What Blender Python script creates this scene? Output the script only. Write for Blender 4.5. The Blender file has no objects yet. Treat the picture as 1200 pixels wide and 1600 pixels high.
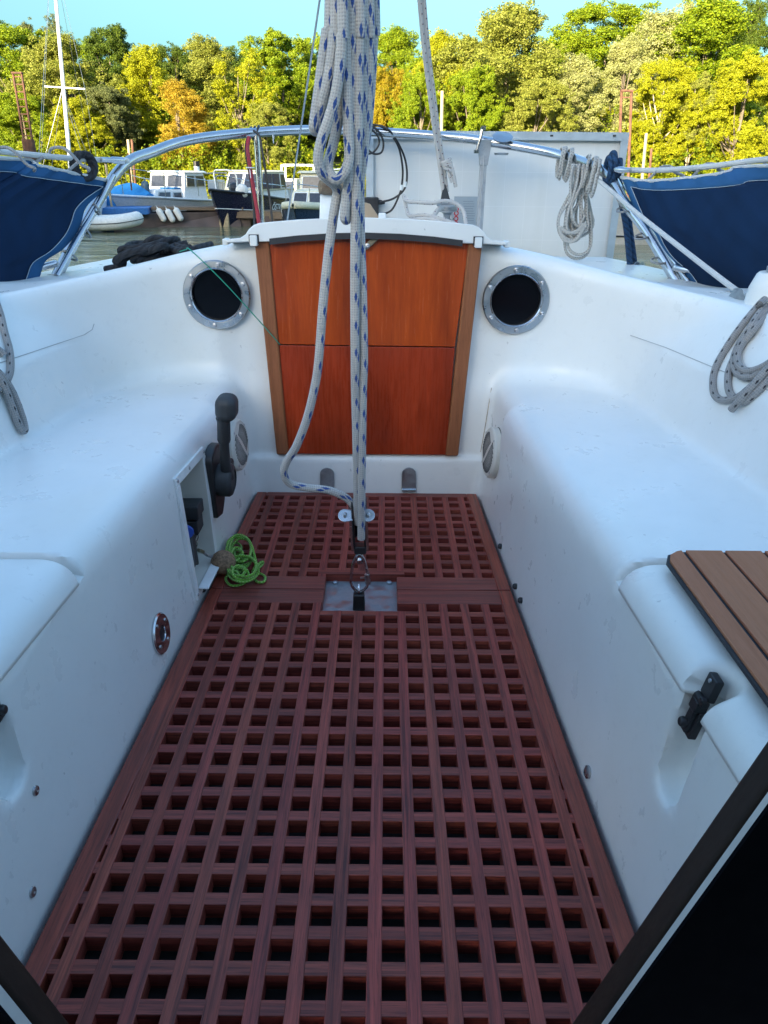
import bpy, bmesh, math, random
import numpy as np
from mathutils import Vector, Matrix, Quaternion
random.seed(7); np.random.seed(7)
V = Vector
PI = math.pi
sc = bpy.context.scene
COL = sc.collection
# ------------------------------------------------------------------ camera
PITCH = math.atan(530/1155); ROLL = math.radians(0.5); FPX = 1155.0
cp, sp = math.cos(PITCH), math.sin(PITCH)
FW = V((0, cp, -sp)); R0 = V((1, 0, 0)); U0 = V((0, sp, cp))
RT = R0*math.cos(ROLL) + U0*math.sin(ROLL)
UP = U0*math.cos(ROLL) - R0*math.sin(ROLL)
EYE = V((0, 0, 1.0))
def P(px, py, X=None, Y=None, Z=None, plane=None):
    """real place of something seen at (px, py) of the 1200x1600 photograph, given one of its coordinates"""
    d = FW + RT*((px-600)/FPX) + UP*(-(py-800)/FPX)
    if X is not None: t = X/d.x
    elif Y is not None: t = Y/d.y
    elif Z is not None: t = (Z-1.0)/d.z
    else: t = (plane[0]-EYE).dot(plane[1])/d.dot(plane[1])
    return EYE + d*t
cam = bpy.data.cameras.new('camera'); co = bpy.data.objects.new('camera', cam); COL.objects.link(co)
cam.sensor_fit = 'VERTICAL'; cam.sensor_height = 24; cam.lens = 24*FPX/1600
cam.clip_start = .02; cam.clip_end = 3000
m = Matrix((RT, UP, -FW)).transposed().to_4x4(); m.translation = EYE
co.matrix_world = m
sc.camera = co
# ------------------------------------------------------------------ object helpers
def props(o, label=None, cat=None, group=None, kind=None):
    if label: o['label'] = label
    if cat: o['category'] = cat
    if group: o['group'] = group
    if kind: o['kind'] = kind
    return o
def thing(name, loc, label, cat, group=None, rz=0):
    o = bpy.data.objects.new(name, None); COL.objects.link(o)
    o.location = loc; o.rotation_euler = (0, 0, rz); o.empty_display_size = .1
    bpy.context.view_layer.update()
    return props(o, label, cat, group)
def copy_tree(o, parent=None):
    c = o.copy(); COL.objects.link(c)
    if parent is not None:
        c.parent = parent
    for ch in list(o.children): copy_tree(ch, c)
    return c
def frame_of(d, up=V((0, 0, 1))):
    d = d.normalized()
    if abs(d.dot(up)) > .97: up = V((0, 1, 0)) if abs(d.y) < .9 else V((1, 0, 0))
    x = up.cross(d).normalized()
    return x, d.cross(x).normalized(), d
class MB:
    """collects faces, then links them as ONE mesh object"""
    def __init__(s): s.v = []; s.f = []; s.m = []; s.uv = {}; s.sm = []
    def add(s, vs, fs, mat=0, smooth=True, uvs=None):
        b = len(s.v); s.v += [tuple(x) for x in vs]
        for k, f in enumerate(fs):
            if uvs: s.uv[len(s.f)] = uvs[k]
            s.f.append([b+i for i in f]); s.m.append(mat); s.sm.append(smooth)
        return s
    def box(s, c, size, rot=None, mat=0):
        hx, hy, hz = size[0]/2, size[1]/2, size[2]/2
        pts = [V((x, y, z)) for x in (-hx, hx) for y in (-hy, hy) for z in (-hz, hz)]
        if rot is not None: pts = [rot @ p for p in pts]
        pts = [p + V(c) for p in pts]
        return s.add(pts, [(0,1,3,2),(4,6,7,5),(0,4,5,1),(2,3,7,6),(0,2,6,4),(1,5,7,3)], mat, False)
    def bar(s, a, b, w, h, up=V((0,0,1)), mat=0):
        a, b = V(a), V(b); x, y, d = frame_of(b-a, up)
        r = Matrix((x, y, d)).transposed()
        return s.box((a+b)/2, (w, h, (b-a).length), r, mat)
    def hexa(s, p, mat=0):      # 8 points: bottom ring of 4, top ring of 4
        return s.add(p, [(3,2,1,0),(4,5,6,7),(0,1,5,4),(1,2,6,5),(2,3,7,6),(3,0,4,7)], mat, False)
    def prism(s, poly, off, mat=0, smooth=False):
        n = len(poly); poly = [V(p) for p in poly]; off = V(off)
        vs = poly + [p+off for p in poly]
        fs = [tuple(range(n-1, -1, -1)), tuple(range(n, 2*n))] + [(i, (i+1) % n, n+(i+1) % n, n+i) for i in range(n)]
        return s.add(vs, fs, mat, smooth)
    def tube(s, pts, r, n=8, caps=True, mat=0, closed=False, uv0=0.0, uvs=True, twist=0):
        pts = [V(p) for p in pts]; N = len(pts)
        rs = r if isinstance(r, (list, tuple)) else [r]*N
        tang = []
        for i in range(N):
            a = pts[(i-1) % N] if (closed or i) else pts[0]
            b = pts[(i+1) % N] if (closed or i < N-1) else pts[-1]
            t = b-a
            tang.append(t.normalized() if t.length > 1e-9 else V((0,0,1)))
        x, y, _ = frame_of(tang[0]); vs = []; L = [uv0]
        for i in range(N):
            if i:
                q = tang[i-1].rotation_difference(tang[i]); x = q @ x
                x = (x - tang[i]*x.dot(tang[i])).normalized(); y = tang[i].cross(x)
                L.append(L[-1] + (pts[i]-pts[i-1]).length)
            for k in range(n):
                a = 2*PI*k/n + twist*i
                vs.append(pts[i] + (x*math.cos(a) + y*math.sin(a))*rs[i])
        fs = []; us = []
        for i in range(N if closed else N-1):
            j = (i+1) % N
            v1 = L[i+1] if i+1 < N else L[i]+(pts[0]-pts[-1]).length
            for k in range(n):
                k2 = (k+1) % n
                fs.append((i*n+k, i*n+k2, j*n+k2, j*n+k))
                us.append(((k/n, L[i]), ((k+1)/n, L[i]), ((k+1)/n, v1), (k/n, v1)))
        if caps and not closed:
            fs.append(tuple(range(n-1, -1, -1))); us.append([(0, L[0])]*n)
            fs.append(tuple((N-1)*n+k for k in range(n))); us.append([(0, L[-1])]*n)
        return s.add(vs, fs, mat, True, us if uvs else None)
    def lathe(s, prof, c, axis=V((0,0,1)), n=24, mat=0, caps=True, up=V((0,0,1))):
        c = V(c); x, y, d = frame_of(V(axis), up); vs = []
        for (r, h) in prof:
            for k in range(n):
                a = 2*PI*k/n
                vs.append(c + d*h + (x*math.cos(a) + y*math.sin(a))*r)
        N = len(prof); fs = []
        for i in range(N-1):
            for k in range(n):
                k2 = (k+1) % n
                fs.append((i*n+k, i*n+k2, (i+1)*n+k2, (i+1)*n+k))
        if caps:
            if prof[0][0] > 1e-6: fs.append(tuple(range(n-1, -1, -1)))
            if prof[-1][0] > 1e-6: fs.append(tuple((N-1)*n+k for k in range(n)))
        return s.add(vs, fs, mat, True)
    def ball(s, c, r, n=16, mat=0, sq=(1,1,1)):
        c = V(c); vs = []; fs = []; m2 = n//2
        for i in range(m2+1):
            t = PI*i/m2
            for k in range(n):
                a = 2*PI*k/n
                vs.append(c + V((r*sq[0]*math.sin(t)*math.cos(a), r*sq[1]*math.sin(t)*math.sin(a), r*sq[2]*math.cos(t))))
        for i in range(m2):
            for k in range(n):
                k2 = (k+1) % n
                fs.append((i*n+k, (i+1)*n+k, (i+1)*n+k2, i*n+k2))
        return s.add(vs, fs, mat, True)
    def grid(s, rows, mat=0, smooth=True, closed=False, uv=False):
        n = len(rows[0]); vs = [V(p) for r in rows for p in r]; fs = []; us = []
        for i in range(len(rows)-1):
            for k in range(n if closed else n-1):
                k2 = (k+1) % n
                fs.append((i*n+k, i*n+k2, (i+1)*n+k2, (i+1)*n+k))
                a, b, e, d = k/(n-1), (k+1)/(n-1), i/(len(rows)-1), (i+1)/(len(rows)-1)
                us.append(((a, e), (b, e), (b, d), (a, d)))
        return s.add(vs, fs, mat, smooth, us if uv else None)
    def build(s, name, mats, parent=None, sharp=35, bevel=0, seg=2, weld=True, solid=0, solid_off=-1):
        me = bpy.data.meshes.new(name)
        me.from_pydata(s.v, [], s.f)
        if not isinstance(mats, (list, tuple)): mats = [mats]
        for mt in mats: me.materials.append(mt)
        me.polygons.foreach_set('material_index', s.m)
        if s.uv:
            ul = me.uv_layers.new(name='UVMap')
            for fi, us in s.uv.items():
                p = me.polygons[fi]
                for k, li in enumerate(p.loop_indices): ul.data[li].uv = us[k]
        me.update()
        me.polygons.foreach_set('use_smooth', [True]*len(s.f))
        if weld:
            bm = bmesh.new(); bm.from_mesh(me)
            bmesh.ops.remove_doubles(bm, verts=bm.verts, dist=1e-6)
            bmesh.ops.recalc_face_normals(bm, faces=bm.faces)
            bm.to_mesh(me); bm.free()
        me.set_sharp_from_angle(angle=math.radians(sharp))
        o = bpy.data.objects.new(name, me); COL.objects.link(o)
        if parent is not None:
            o.parent = parent
            o.matrix_parent_inverse = Matrix.Identity(4) if getattr(s, 'local', False) else parent_world(parent).inverted()
        if solid:
            md = o.modifiers.new('solid', 'SOLIDIFY'); md.thickness = solid; md.offset = solid_off
        if bevel:
            md = o.modifiers.new('bevel', 'BEVEL'); md.width = bevel; md.segments = seg
            md.limit_method = 'ANGLE'; md.angle_limit = math.radians(40); md.harden_normals = True
        return o
def parent_world(p):
    if p.parent is None:
        return Matrix.LocRotScale(p.location, p.rotation_euler, p.scale)
    return parent_world(p.parent) @ p.matrix_parent_inverse @ Matrix.LocRotScale(p.location, p.rotation_euler, p.scale)
def LMB():
    b = MB(); b.local = True; return b
def spline(pts, k=8, closed=False):
    pts = [V(p) for p in pts]; n = len(pts); out = []
    for i in range(n if closed else n-1):
        if closed: p0, p1, p2, p3 = pts[(i-1) % n], pts[i], pts[(i+1) % n], pts[(i+2) % n]
        else:
            p1, p2 = pts[i], pts[i+1]
            p0 = pts[i-1] if i else p1*2-p2
            p3 = pts[i+2] if i+2 < n else p2*2-p1
        for j in range(k):
            t = j/k
            out.append(.5*((2*p1) + (p2-p0)*t + (2*p0-5*p1+4*p2-p3)*t*t + (3*p1-p0-3*p2+p3)*t**3))
    if not closed: out.append(pts[-1])
    return out
def loose(name, mb, mat, label, cat, group=None, kind=None, **kw):
    o = mb.build(name, mat, None, **kw); return props(o, label, cat, group, kind)
def text_mesh(name, body, mat, size, mtx, parent, shear=0, extrude=.002, bold=0, local=False):
    cu = bpy.data.curves.new(name, 'FONT'); cu.body = body; cu.size = size; cu.shear = shear
    cu.extrude = extrude; cu.align_x = 'CENTER'; cu.align_y = 'CENTER'; cu.offset = bold
    to = bpy.data.objects.new(name+'_curve', cu); COL.objects.link(to)
    dg = bpy.context.evaluated_depsgraph_get(); dg.update()
    me = bpy.data.meshes.new_from_object(to.evaluated_get(dg)); bpy.data.objects.remove(to)
    me.materials.clear(); me.materials.append(mat); me.name = name
    o = bpy.data.objects.new(name, me); COL.objects.link(o)
    o.parent = parent
    if parent is not None: o.matrix_parent_inverse = Matrix.Identity(4) if local else parent_world(parent).inverted()
    o.matrix_basis = mtx
    return o
# ------------------------------------------------------------------ materials
class NT:
    def __init__(s, name):
        s.m = bpy.data.materials.new(name); s.m.use_nodes = True; s.t = s.m.node_tree
        s.b = s.t.nodes['Principled BSDF']; s.out = s.t.nodes['Material Output']
    def n(s, typ, **kw):
        nd = s.t.nodes.new(typ)
        for k, v in kw.items():
            if k.startswith('i_'):
                key = k[2:]; key = int(key) if key.isdigit() else key.replace('_', ' ')
                s.put(nd.inputs[key], v)
            else: setattr(nd, k, v)
        return nd
    def put(s, inp, v):
        if hasattr(v, 'is_output') or isinstance(v, bpy.types.NodeSocket): s.t.links.new(v, inp)
        else:
            if isinstance(v, (tuple, list)) and len(v) == 3 and inp.type == 'RGBA': v = (*v, 1)
            inp.default_value = v
    def math(s, op, a, b=0.0, clamp=False):
        nd = s.n('ShaderNodeMath', operation=op, use_clamp=clamp); s.put(nd.inputs[0], a); s.put(nd.inputs[1], b); return nd.outputs[0]
    def coord(s, kind='Object', scale=(1,1,1), loc=(0,0,0), rot=(0,0,0)):
        tc = s.n('ShaderNodeTexCoord'); mp = s.n('ShaderNodeMapping')
        s.t.links.new(tc.outputs[kind], mp.inputs[0])
        mp.inputs['Scale'].default_value = scale; mp.inputs['Location'].default_value = loc; mp.inputs['Rotation'].default_value = rot
        return mp.outputs[0]
    def noise(s, vec, scale=5, detail=4, rough=.55, dist=0, col=False):
        nd = s.n('ShaderNodeTexNoise'); s.put(nd.inputs['Vector'], vec)
        nd.inputs['Scale'].default_value = scale; nd.inputs['Detail'].default_value = detail
        nd.inputs['Roughness'].default_value = rough; nd.inputs['Distortion'].default_value = dist
        return nd.outputs[1 if col else 0]
    def voro(s, vec, scale=5, feature='F1', out='Distance', rnd=1):
        nd = s.n('ShaderNodeTexVoronoi', feature=feature); s.put(nd.inputs['Vector'], vec)
        nd.inputs['Scale'].default_value = scale; nd.inputs['Randomness'].default_value = rnd
        return nd.outputs[out]
    def ramp(s, fac, stops, interp='LINEAR'):
        nd = s.n('ShaderNodeValToRGB'); s.put(nd.inputs[0], fac); cr = nd.color_ramp; cr.interpolation = interp
        while len(cr.elements) < len(stops): cr.elements.new(.5)
        for e, (p, c) in zip(cr.elements, stops):
            e.position = p; e.color = (c, c, c, 1) if isinstance(c, (int, float)) else (*c, 1)
        return nd.outputs[0]
    def mix(s, fac, a, b, mode='MIX'):
        nd = s.n('ShaderNodeMix', data_type='RGBA', blend_type=mode); s.put(nd.inputs[0], fac); s.put(nd.inputs[6], a); s.put(nd.inputs[7], b)
        return nd.outputs[2]
    def bump(s, h, strength=.3, dist=.002, normal=None):
        nd = s.n('ShaderNodeBump'); nd.inputs['Strength'].default_value = strength; nd.inputs['Distance'].default_value = dist
        s.put(nd.inputs['Height'], h)
        if normal is not None: s.put(nd.inputs['Normal'], normal)
        s.put(s.b.inputs['Normal'], nd.outputs[0]); return nd.outputs[0]
    def set(s, **kw):
        for k, v in kw.items(): s.put(s.b.inputs[k.replace('_', ' ')], v)
        return s.m
def plain(name, col, rough=.5, metal=0, var=.12, scale=12, bump=.0, **kw):
    t = NT(name); c = t.coord(); n = t.noise(c, scale, 5, .6)
    lo = tuple(x*(1-var) for x in col); hi = tuple(min(1, x*(1+var)) for x in col)
    col_ = t.ramp(n, [(.3, lo), (.7, hi)])
    if bump: t.bump(t.noise(c, scale*8, 4), bump, .001)
    rr = t.ramp(t.noise(c, scale*2, 3), [(.3, max(.02, rough*.8)), (.7, min(1, rough*1.25))])
    return t.set(Base_Color=col_, Roughness=rr, Metallic=metal, **kw)
def wood(name, dark, light, axis='Y', scale=1.0, rough=.5, coat=0, per_island=.25, bump=.25, stripes=1.0, fig=0, fine=1.0, spec=.28, con=1.0):
    t = NT(name)
    st = {'X': (2.2, 40*fine, 40*fine), 'Y': (40*fine, 2.2, 40*fine), 'Z': (40*fine, 40*fine, 2.2)}[axis]
    isl = t.n('ShaderNodeNewGeometry').outputs['Random Per Island']
    c0 = t.coord(scale=tuple(x*scale for x in st))
    off = t.n('ShaderNodeVectorMath', operation='ADD'); t.put(off.inputs[0], c0)
    cx = t.n('ShaderNodeCombineXYZ'); mm = t.math('MULTIPLY', isl, 37.0)
    for i in range(3): t.put(cx.inputs[i], mm)
    t.put(off.inputs[1], cx.outputs[0]); c = off.outputs[0]
    g = t.noise(c, 1.6, 6, .65, .6); g2 = t.noise(c, 6.5, 3, .6)
    gg = t.math('ADD', t.math('MULTIPLY', g, .7), t.math('MULTIPLY', g2, .3))
    col = t.ramp(gg, [(.5-.22/con, dark), (.5, tuple((a+b)/2 for a, b in zip(dark, light))), (.5+.22/con, light)])
    pores = t.ramp(t.noise(c, 14, 2, .5), [(.30, .45), (.42, 1)])
    col = t.mix(.55*stripes, col, pores, 'MULTIPLY')
    if fig:
        big = t.ramp(t.noise(t.coord(scale=(6, 6, 1.2)), 1.0, 3, .5, .4), [(.3, .62), (.7, 1.25)])
        col = t.mix(fig, col, big, 'MULTIPLY')
    if per_island:
        hv = t.n('ShaderNodeHueSaturation'); t.put(hv.inputs['Color'], col)
        t.put(hv.inputs['Value'], t.math('ADD', t.math('MULTIPLY', isl, per_island*2), 1-per_island))
        t.put(hv.inputs['Hue'], t.math('ADD', t.math('MULTIPLY', t.math('FRACT', t.math('MULTIPLY', isl, 7.3)), .010), .495))
        col = hv.outputs[0]
    t.bump(gg, bump, .0012)
    t.set(Base_Color=col, Roughness=t.ramp(g2, [(.3, rough*.8), (.7, min(1, rough*1.2))]))
    t.set(Specular_IOR_Level=spec)
    if coat: t.set(Coat_Weight=coat, Coat_Roughness=.12)
    return t.m
M = {}
def gelcoat():
    t = NT('white gelcoat'); c = t.coord()
    base = t.ramp(t.noise(c, 2.3, 5, .6), [(.3, (.745, .762, .742)), (.7, (.81, .828, .81))])
    yel = t.ramp(t.noise(c, 1.1, 4, .6, .3), [(.52, 0), (.74, .38)])
    base = t.mix(yel, base, (.70, .68, .58))
    # fine grime, sparse scuffs and specks
    gr = t.ramp(t.noise(c, 30, 6, .75), [(.55, 0), (.85, .25)])
    base = t.mix(gr, base, (.46, .47, .46))
    d1 = t.n('ShaderNodeVectorMath', operation='ADD'); t.put(d1.inputs[0], t.coord(scale=(1, 1, .55)))
    nz = t.n('ShaderNodeVectorMath', operation='SCALE'); t.put(nz.inputs[0], t.noise(c, 55, 2, .5, 0, True)); nz.inputs['Scale'].default_value = .02
    t.put(d1.inputs[1], nz.outputs[0])
    spk = t.voro(d1.outputs[0], 40); rar = t.voro(d1.outputs[0], 40, 'F1', 'Color')
    sep = t.n('ShaderNodeSeparateColor'); t.put(sep.inputs[0], rar)
    keep = t.math('GREATER_THAN', sep.outputs[0], .90)
    zone = t.ramp(t.noise(c, 2.1, 2), [(.46, 0), (.54, 1)])
    s1 = t.math('MULTIPLY', t.math('MULTIPLY', t.math('LESS_THAN', spk, .10), keep), zone)
    base = t.mix(t.math('MULTIPLY', s1, .36), base, (.16, .16, .155))
    c2 = t.coord(scale=(9, 2.2, 14), rot=(.4, .2, .5))
    scr = t.voro(c2, 4.5, 'DISTANCE_TO_EDGE'); zone2 = t.ramp(t.noise(c, 4.2, 3), [(.62, 0), (.70, 1)])
    s2 = t.math('MULTIPLY', t.math('LESS_THAN', scr, .012), zone2)
    t.bump(t.noise(c, 9, 3), .10, .004)
    return t.set(Base_Color=base, Roughness=t.ramp(t.noise(c, 14, 5, .6), [(.3, .24), (.7, .45)]), Specular_IOR_Level=.5)
def rope_mat(name, base, fleck, period=.07, flen=.36, fw=.09, amt=1.0, two=True, dia=.016):
    t = NT(name); uv = t.n('ShaderNodeTexCoord').outputs['UV']
    sx = t.n('ShaderNodeSeparateXYZ'); t.put(sx.inputs[0], uv); u, v = sx.outputs[0], sx.outputs[1]
    vv = t.math('DIVIDE', v, dia)
    br = t.math('MULTIPLY', t.math('SINE', t.math('MULTIPLY', t.math('ADD', t.math('MULTIPLY', u, 6), t.math('MULTIPLY', vv, 1.5)), 2*PI)),
                t.math('SINE', t.math('MULTIPLY', t.math('SUBTRACT', t.math('MULTIPLY', u, 6), t.math('MULTIPLY', vv, 1.5)), 2*PI)))
    shade = t.ramp(t.math('ADD', t.math('MULTIPLY', br, .5), .5), [(0, .60), (.6, 1.0)])
    nz = t.noise(t.coord(), 35, 4, .6)
    col = t.mix(.8, t.mix(nz, tuple(x*.82 for x in base), tuple(min(1, x*1.1) for x in base)), shade, 'MULTIPLY')
    if fleck:
        mask = None
        offs = [(.10, 0.0), (.21, .22), (.60, .5), (.71, .72)] if two else [(.12, 0), (.45, .37), (.78, .71)]
        jag = t.math('MULTIPLY', br, .05)
        for (uo, vo) in offs:
            du = t.math('ABSOLUTE', t.math('SUBTRACT', t.math('FRACT', t.math('SUBTRACT', u, uo)), .5))
            dv = t.math('ABSOLUTE', t.math('SUBTRACT', t.math('FRACT', t.math('ADD', t.math('DIVIDE', v, period), vo)), .5))
            e = t.math('ADD', t.math('DIVIDE', du, fw), t.math('MULTIPLY', t.math('DIVIDE', dv, flen/2), .8))
            e = t.math('ADD', e, jag)
            mk = t.math('LESS_THAN', e, 1.0)
            mask = mk if mask is None else t.math('MAXIMUM', mask, mk)
        col = t.mix(t.math('MULTIPLY', mask, amt), col, t.mix(.5, fleck, shade, 'MULTIPLY'))
    t.bump(br, .55, dia*.06)
    return t.set(Base_Color=col, Roughness=.85, Sheen_Weight=.15)
def twist_mat(name, col, pitch=.03, dark=.35):
    t = NT(name); uv = t.n('ShaderNodeTexCoord').outputs['UV']
    sx = t.n('ShaderNodeSeparateXYZ'); t.put(sx.inputs[0], uv)
    w = t.math('SINE', t.math('MULTIPLY', t.math('ADD', t.math('MULTIPLY', sx.outputs[0], 3.0), t.math('DIVIDE', sx.outputs[1], pitch)), 2*PI))
    sh = t.ramp(t.math('ADD', t.math('MULTIPLY', w, .5), .5), [(0, dark+.15), (.5, 1)])
    fz = t.ramp(t.noise(t.coord(), 160, 3), [(.35, .7), (.7, 1.25)])
    c = t.mix(1, t.mix(1, col, sh, 'MULTIPLY'), fz, 'MULTIPLY')
    t.bump(w, .5, .002)
    return t.set(Base_Color=c, Roughness=.9)
def canvas(name, col, var=.18, weave=1):
    t = NT(name); c = t.coord()
    n = t.noise(c, 3, 5, .6); k = t.ramp(n, [(.3, 1-var), (.7, 1+var)])
    st = t.ramp(t.noise(t.coord(scale=(9, 9, 1.2)), 1.2, 4), [(.35, .92), (.65, 1.06)])
    cc = t.mix(1, t.mix(1, col, k, 'MULTIPLY'), st, 'MULTIPLY')
    t.bump(t.noise(c, 420, 2), .35, .001)
    return t.set(Base_Color=cc, Roughness=.9, Specular_IOR_Level=.15)
def metal(name, col=(.62, .63, .65), rough=.16):
    t = NT(name); c = t.coord()
    r = t.ramp(t.noise(c, 28, 5, .65), [(.3, rough*.6), (.72, rough*2.0)])
    cc = t.ramp(t.noise(c, 9, 4), [(.3, tuple(x*.82 for x in col)), (.7, col)])
    t.bump(t.noise(c, 60, 3), .08, .001)
    return t.set(Base_Color=cc, Metallic=1.0, Roughness=r)
M['gel'] = gelcoat()
M['white'] = plain('white paint', (.78, .79, .78), .35)
M['offwhite'] = plain('ivory plastic', (.62, .61, .55), .5, var=.06)
M['cream'] = plain('cream paint', (.74, .68, .50), .45)
M['steel'] = metal('polished stainless steel')
M['steel_dull'] = metal('dull stainless steel', (.5, .51, .53), .3)
M['alu'] = metal('weathered aluminium', (.46, .48, .50), .42)
M['portring'] = metal('brushed porthole ring', (.50, .52, .54), .26)
M['panelframe'] = plain('pale anodised frame', (.52, .58, .62), .4, .3)
M['galv'] = metal('galvanised plate', (.42, .44, .46), .45)
M['bronze'] = metal('tarnished brass', (.34, .30, .22), .38)
M['black'] = plain('black plastic', (.018, .018, .020), .42, var=.3)
M['rubber'] = plain('black rubber', (.028, .030, .034), .7, var=.3)
M['greyblack'] = plain('faded grip rubber', (.032, .036, .040), .55, var=.3, bump=.3)
M['dark'] = plain('dark cabin lining', (.0022, .0024, .004), .9, Specular_IOR_Level=.05)
M['glass'] = plain('dark window glass', (.003, .003, .005), .12, var=.1, Specular_IOR_Level=.18)
M['winglass'] = plain('cabin window glass', (.05, .055, .07), .08, var=.3)
M['blueglass'] = plain('blue cabin canvas window', (.012, .032, .11), .18, var=.25)
M['maho_up'] = wood('orange mahogany veneer', (.27, .030, .005), (.53, .084, .011), 'Z', .8, .24, .5, 0, .05, .35, 1.0, .7)
M['maho_low'] = wood('red mahogany veneer', (.22, .022, .006), (.42, .050, .014), 'Z', .8, .28, .4, 0, .05, .45, 1.0, .7)
M['teakpost'] = wood('weathered teak post', (.19, .066, .024), (.36, .14, .06), 'Z', 1.2, .6, 0, .1, .3, .8)
M['grate_y'] = wood('red hardwood slats', (.085, .017, .013), (.37, .074, .050), 'Y', 1.0, .55, .0, .22, .6, 1.6, 0, 1.9, .42, 1.7)
M['grate_x'] = wood('red hardwood cross slats', (.08, .016, .013), (.33, .066, .046), 'X', 1.0, .55, .0, .20, .6, 1.6, 0, 1.9, .42, 1.7)
M['grate_f'] = wood('red hardwood frame', (.12, .021, .013), (.36, .066, .038), 'Y', 1.0, .46, .05, .16, .5, 1.2, 0, 1.5, .5, 1.5)
M['grate_b'] = wood('red hardwood end board', (.085, .018, .014), (.31, .064, .044), 'X', 1.0, .50, .0, .12, .5, 1.2, 0, 1.7, .6, 1.5)
M['teakpad'] = wood('synthetic teak plank', (.33, .125, .062), (.44, .18, .10), 'Y', 1.6, .75, 0, .05, .3, .4)
M['darkwood'] = wood('dark stained trim', (.012, .006, .004), (.034, .018, .012), 'Z', 1.0, .5, .05, 0, .3, .6)
M['oldwood'] = wood('grey jetty timber', (.12, .085, .055), (.24, .18, .125), 'X', .3, .8, 0, .2, .3, .7)
M['navy'] = canvas('navy canvas', (.0055, .022, .060))
M['navyhem'] = canvas('blue canvas hem', (.028, .098, .215))
M['tarp'] = canvas('bright blue tarpaulin', (.035, .22, .50), .15)
M['tan'] = canvas('tan canvas', (.42, .27, .16))
M['stitch'] = plain('pale stitching', (.45, .52, .58), .8)
M['sheet'] = rope_mat('white rope with blue flecks', (.52, .50, .47), (.025, .075, .27), .058, .33, .058)
M['backrope'] = rope_mat('white rope with red flecks', (.55, .52, .49), (.10, .018, .03), .035, .16, .05, 1, False, .012)
M['dockrope'] = rope_mat('grey rope with black flecks', (.31, .30, .29), (.02, .02, .025), .032, .34, .045, 1, False, .016)
M['coilrope'] = rope_mat('pale grey braided rope', (.50, .48, .44), (.20, .19, .18), .012, .4, .12, .8, False, .010)
M['whiteline'] = rope_mat('white line', (.62, .62, .60), None, dia=.01)
M['greyline'] = rope_mat('grey lashing line', (.30, .31, .32), None, dia=.008)
M['greencord'] = rope_mat('lime green cord', (.16, .42, .03), (.45, .62, .22), .008, .5, .12, .8, False, .006)
M['greenline'] = plain('thin green line', (.01, .26, .17), .6)
M['tealrope'] = twist_mat('blue laid rope', (.012, .05, .12), .028)
M['blackrope'] = twist_mat('black laid rope', (.025, .028, .034), .034)
M['cable'] = plain('black cable', (.012, .012, .014), .4)
M['redcable'] = plain('red cable', (.32, .012, .03), .4)
M['cork'] = plain('cork', (.26, .16, .095), .9, var=.55, scale=160, bump=.6)
M['fender'] = plain('white fender', (.72, .70, .64), .5)
M['fenderdark'] = plain('slate fender', (.05, .10, .14), .5)
M['fendercream'] = plain('cream fender', (.70, .60, .42), .5)
M['hullnavy'] = plain('navy hull paint', (.010, .013, .035), .25)
M['hullblue'] = plain('dark blue hull paint', (.008, .030, .075), .3)
M['hullgrey'] = plain('pale grey hull paint', (.52, .50, .47), .35)
M['rust'] = plain('rusty steel', (.13, .058, .034), .85, var=.5, scale=6, bump=.4)
M['palepost'] = plain('pale timber post', (.42, .33, .20), .8, var=.25)
M['floatbrown'] = plain('brown float', (.105, .075, .065), .7, var=.35, scale=3)
M['floatblue'] = plain('blue painted float deck', (.02, .13, .36), .5, var=.25)
M['blueplastic'] = plain('blue plastic', (.01, .07, .38), .4)
M['red'] = plain('red print', (.45, .02, .03), .5)
M['textwhite'] = plain('white lettering', (.75, .77, .76), .6, var=.05)
M['textgrey'] = plain('grey print', (.25, .29, .33), .6)
M['sticker'] = plain('silver label', (.36, .41, .45), .5, var=.06)
def backsheet():
    t = NT('solar panel back sheet'); c = t.coord()
    sx = t.n('ShaderNodeSeparateXYZ'); t.put(sx.inputs[0], c)
    g = None
    for ax, per in ((0, .105), (2, .155)):
        f = t.math('ABSOLUTE', t.math('SUBTRACT', t.math('FRACT', t.math('DIVIDE', sx.outputs[ax], per)), .5))
        mk = t.math('LESS_THAN', f, .010 if ax == 0 else .007); g = mk if g is None else t.math('MAXIMUM', g, mk)
    base = t.ramp(t.noise(c, 2.5, 5, .6), [(.3, (.70, .71, .70)), (.7, (.77, .77, .75))])
    stain = t.ramp(t.noise(t.coord(scale=(7, 7, 1)), 1.2, 5, .6), [(.5, 0), (.8, .3)])
    base = t.mix(stain, base, (.60, .60, .56))
    return t.set(Base_Color=t.mix(t.math('MULTIPLY', g, .45), base, (.86, .86, .86)), Roughness=.42)
M['backsheet'] = backsheet()
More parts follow.
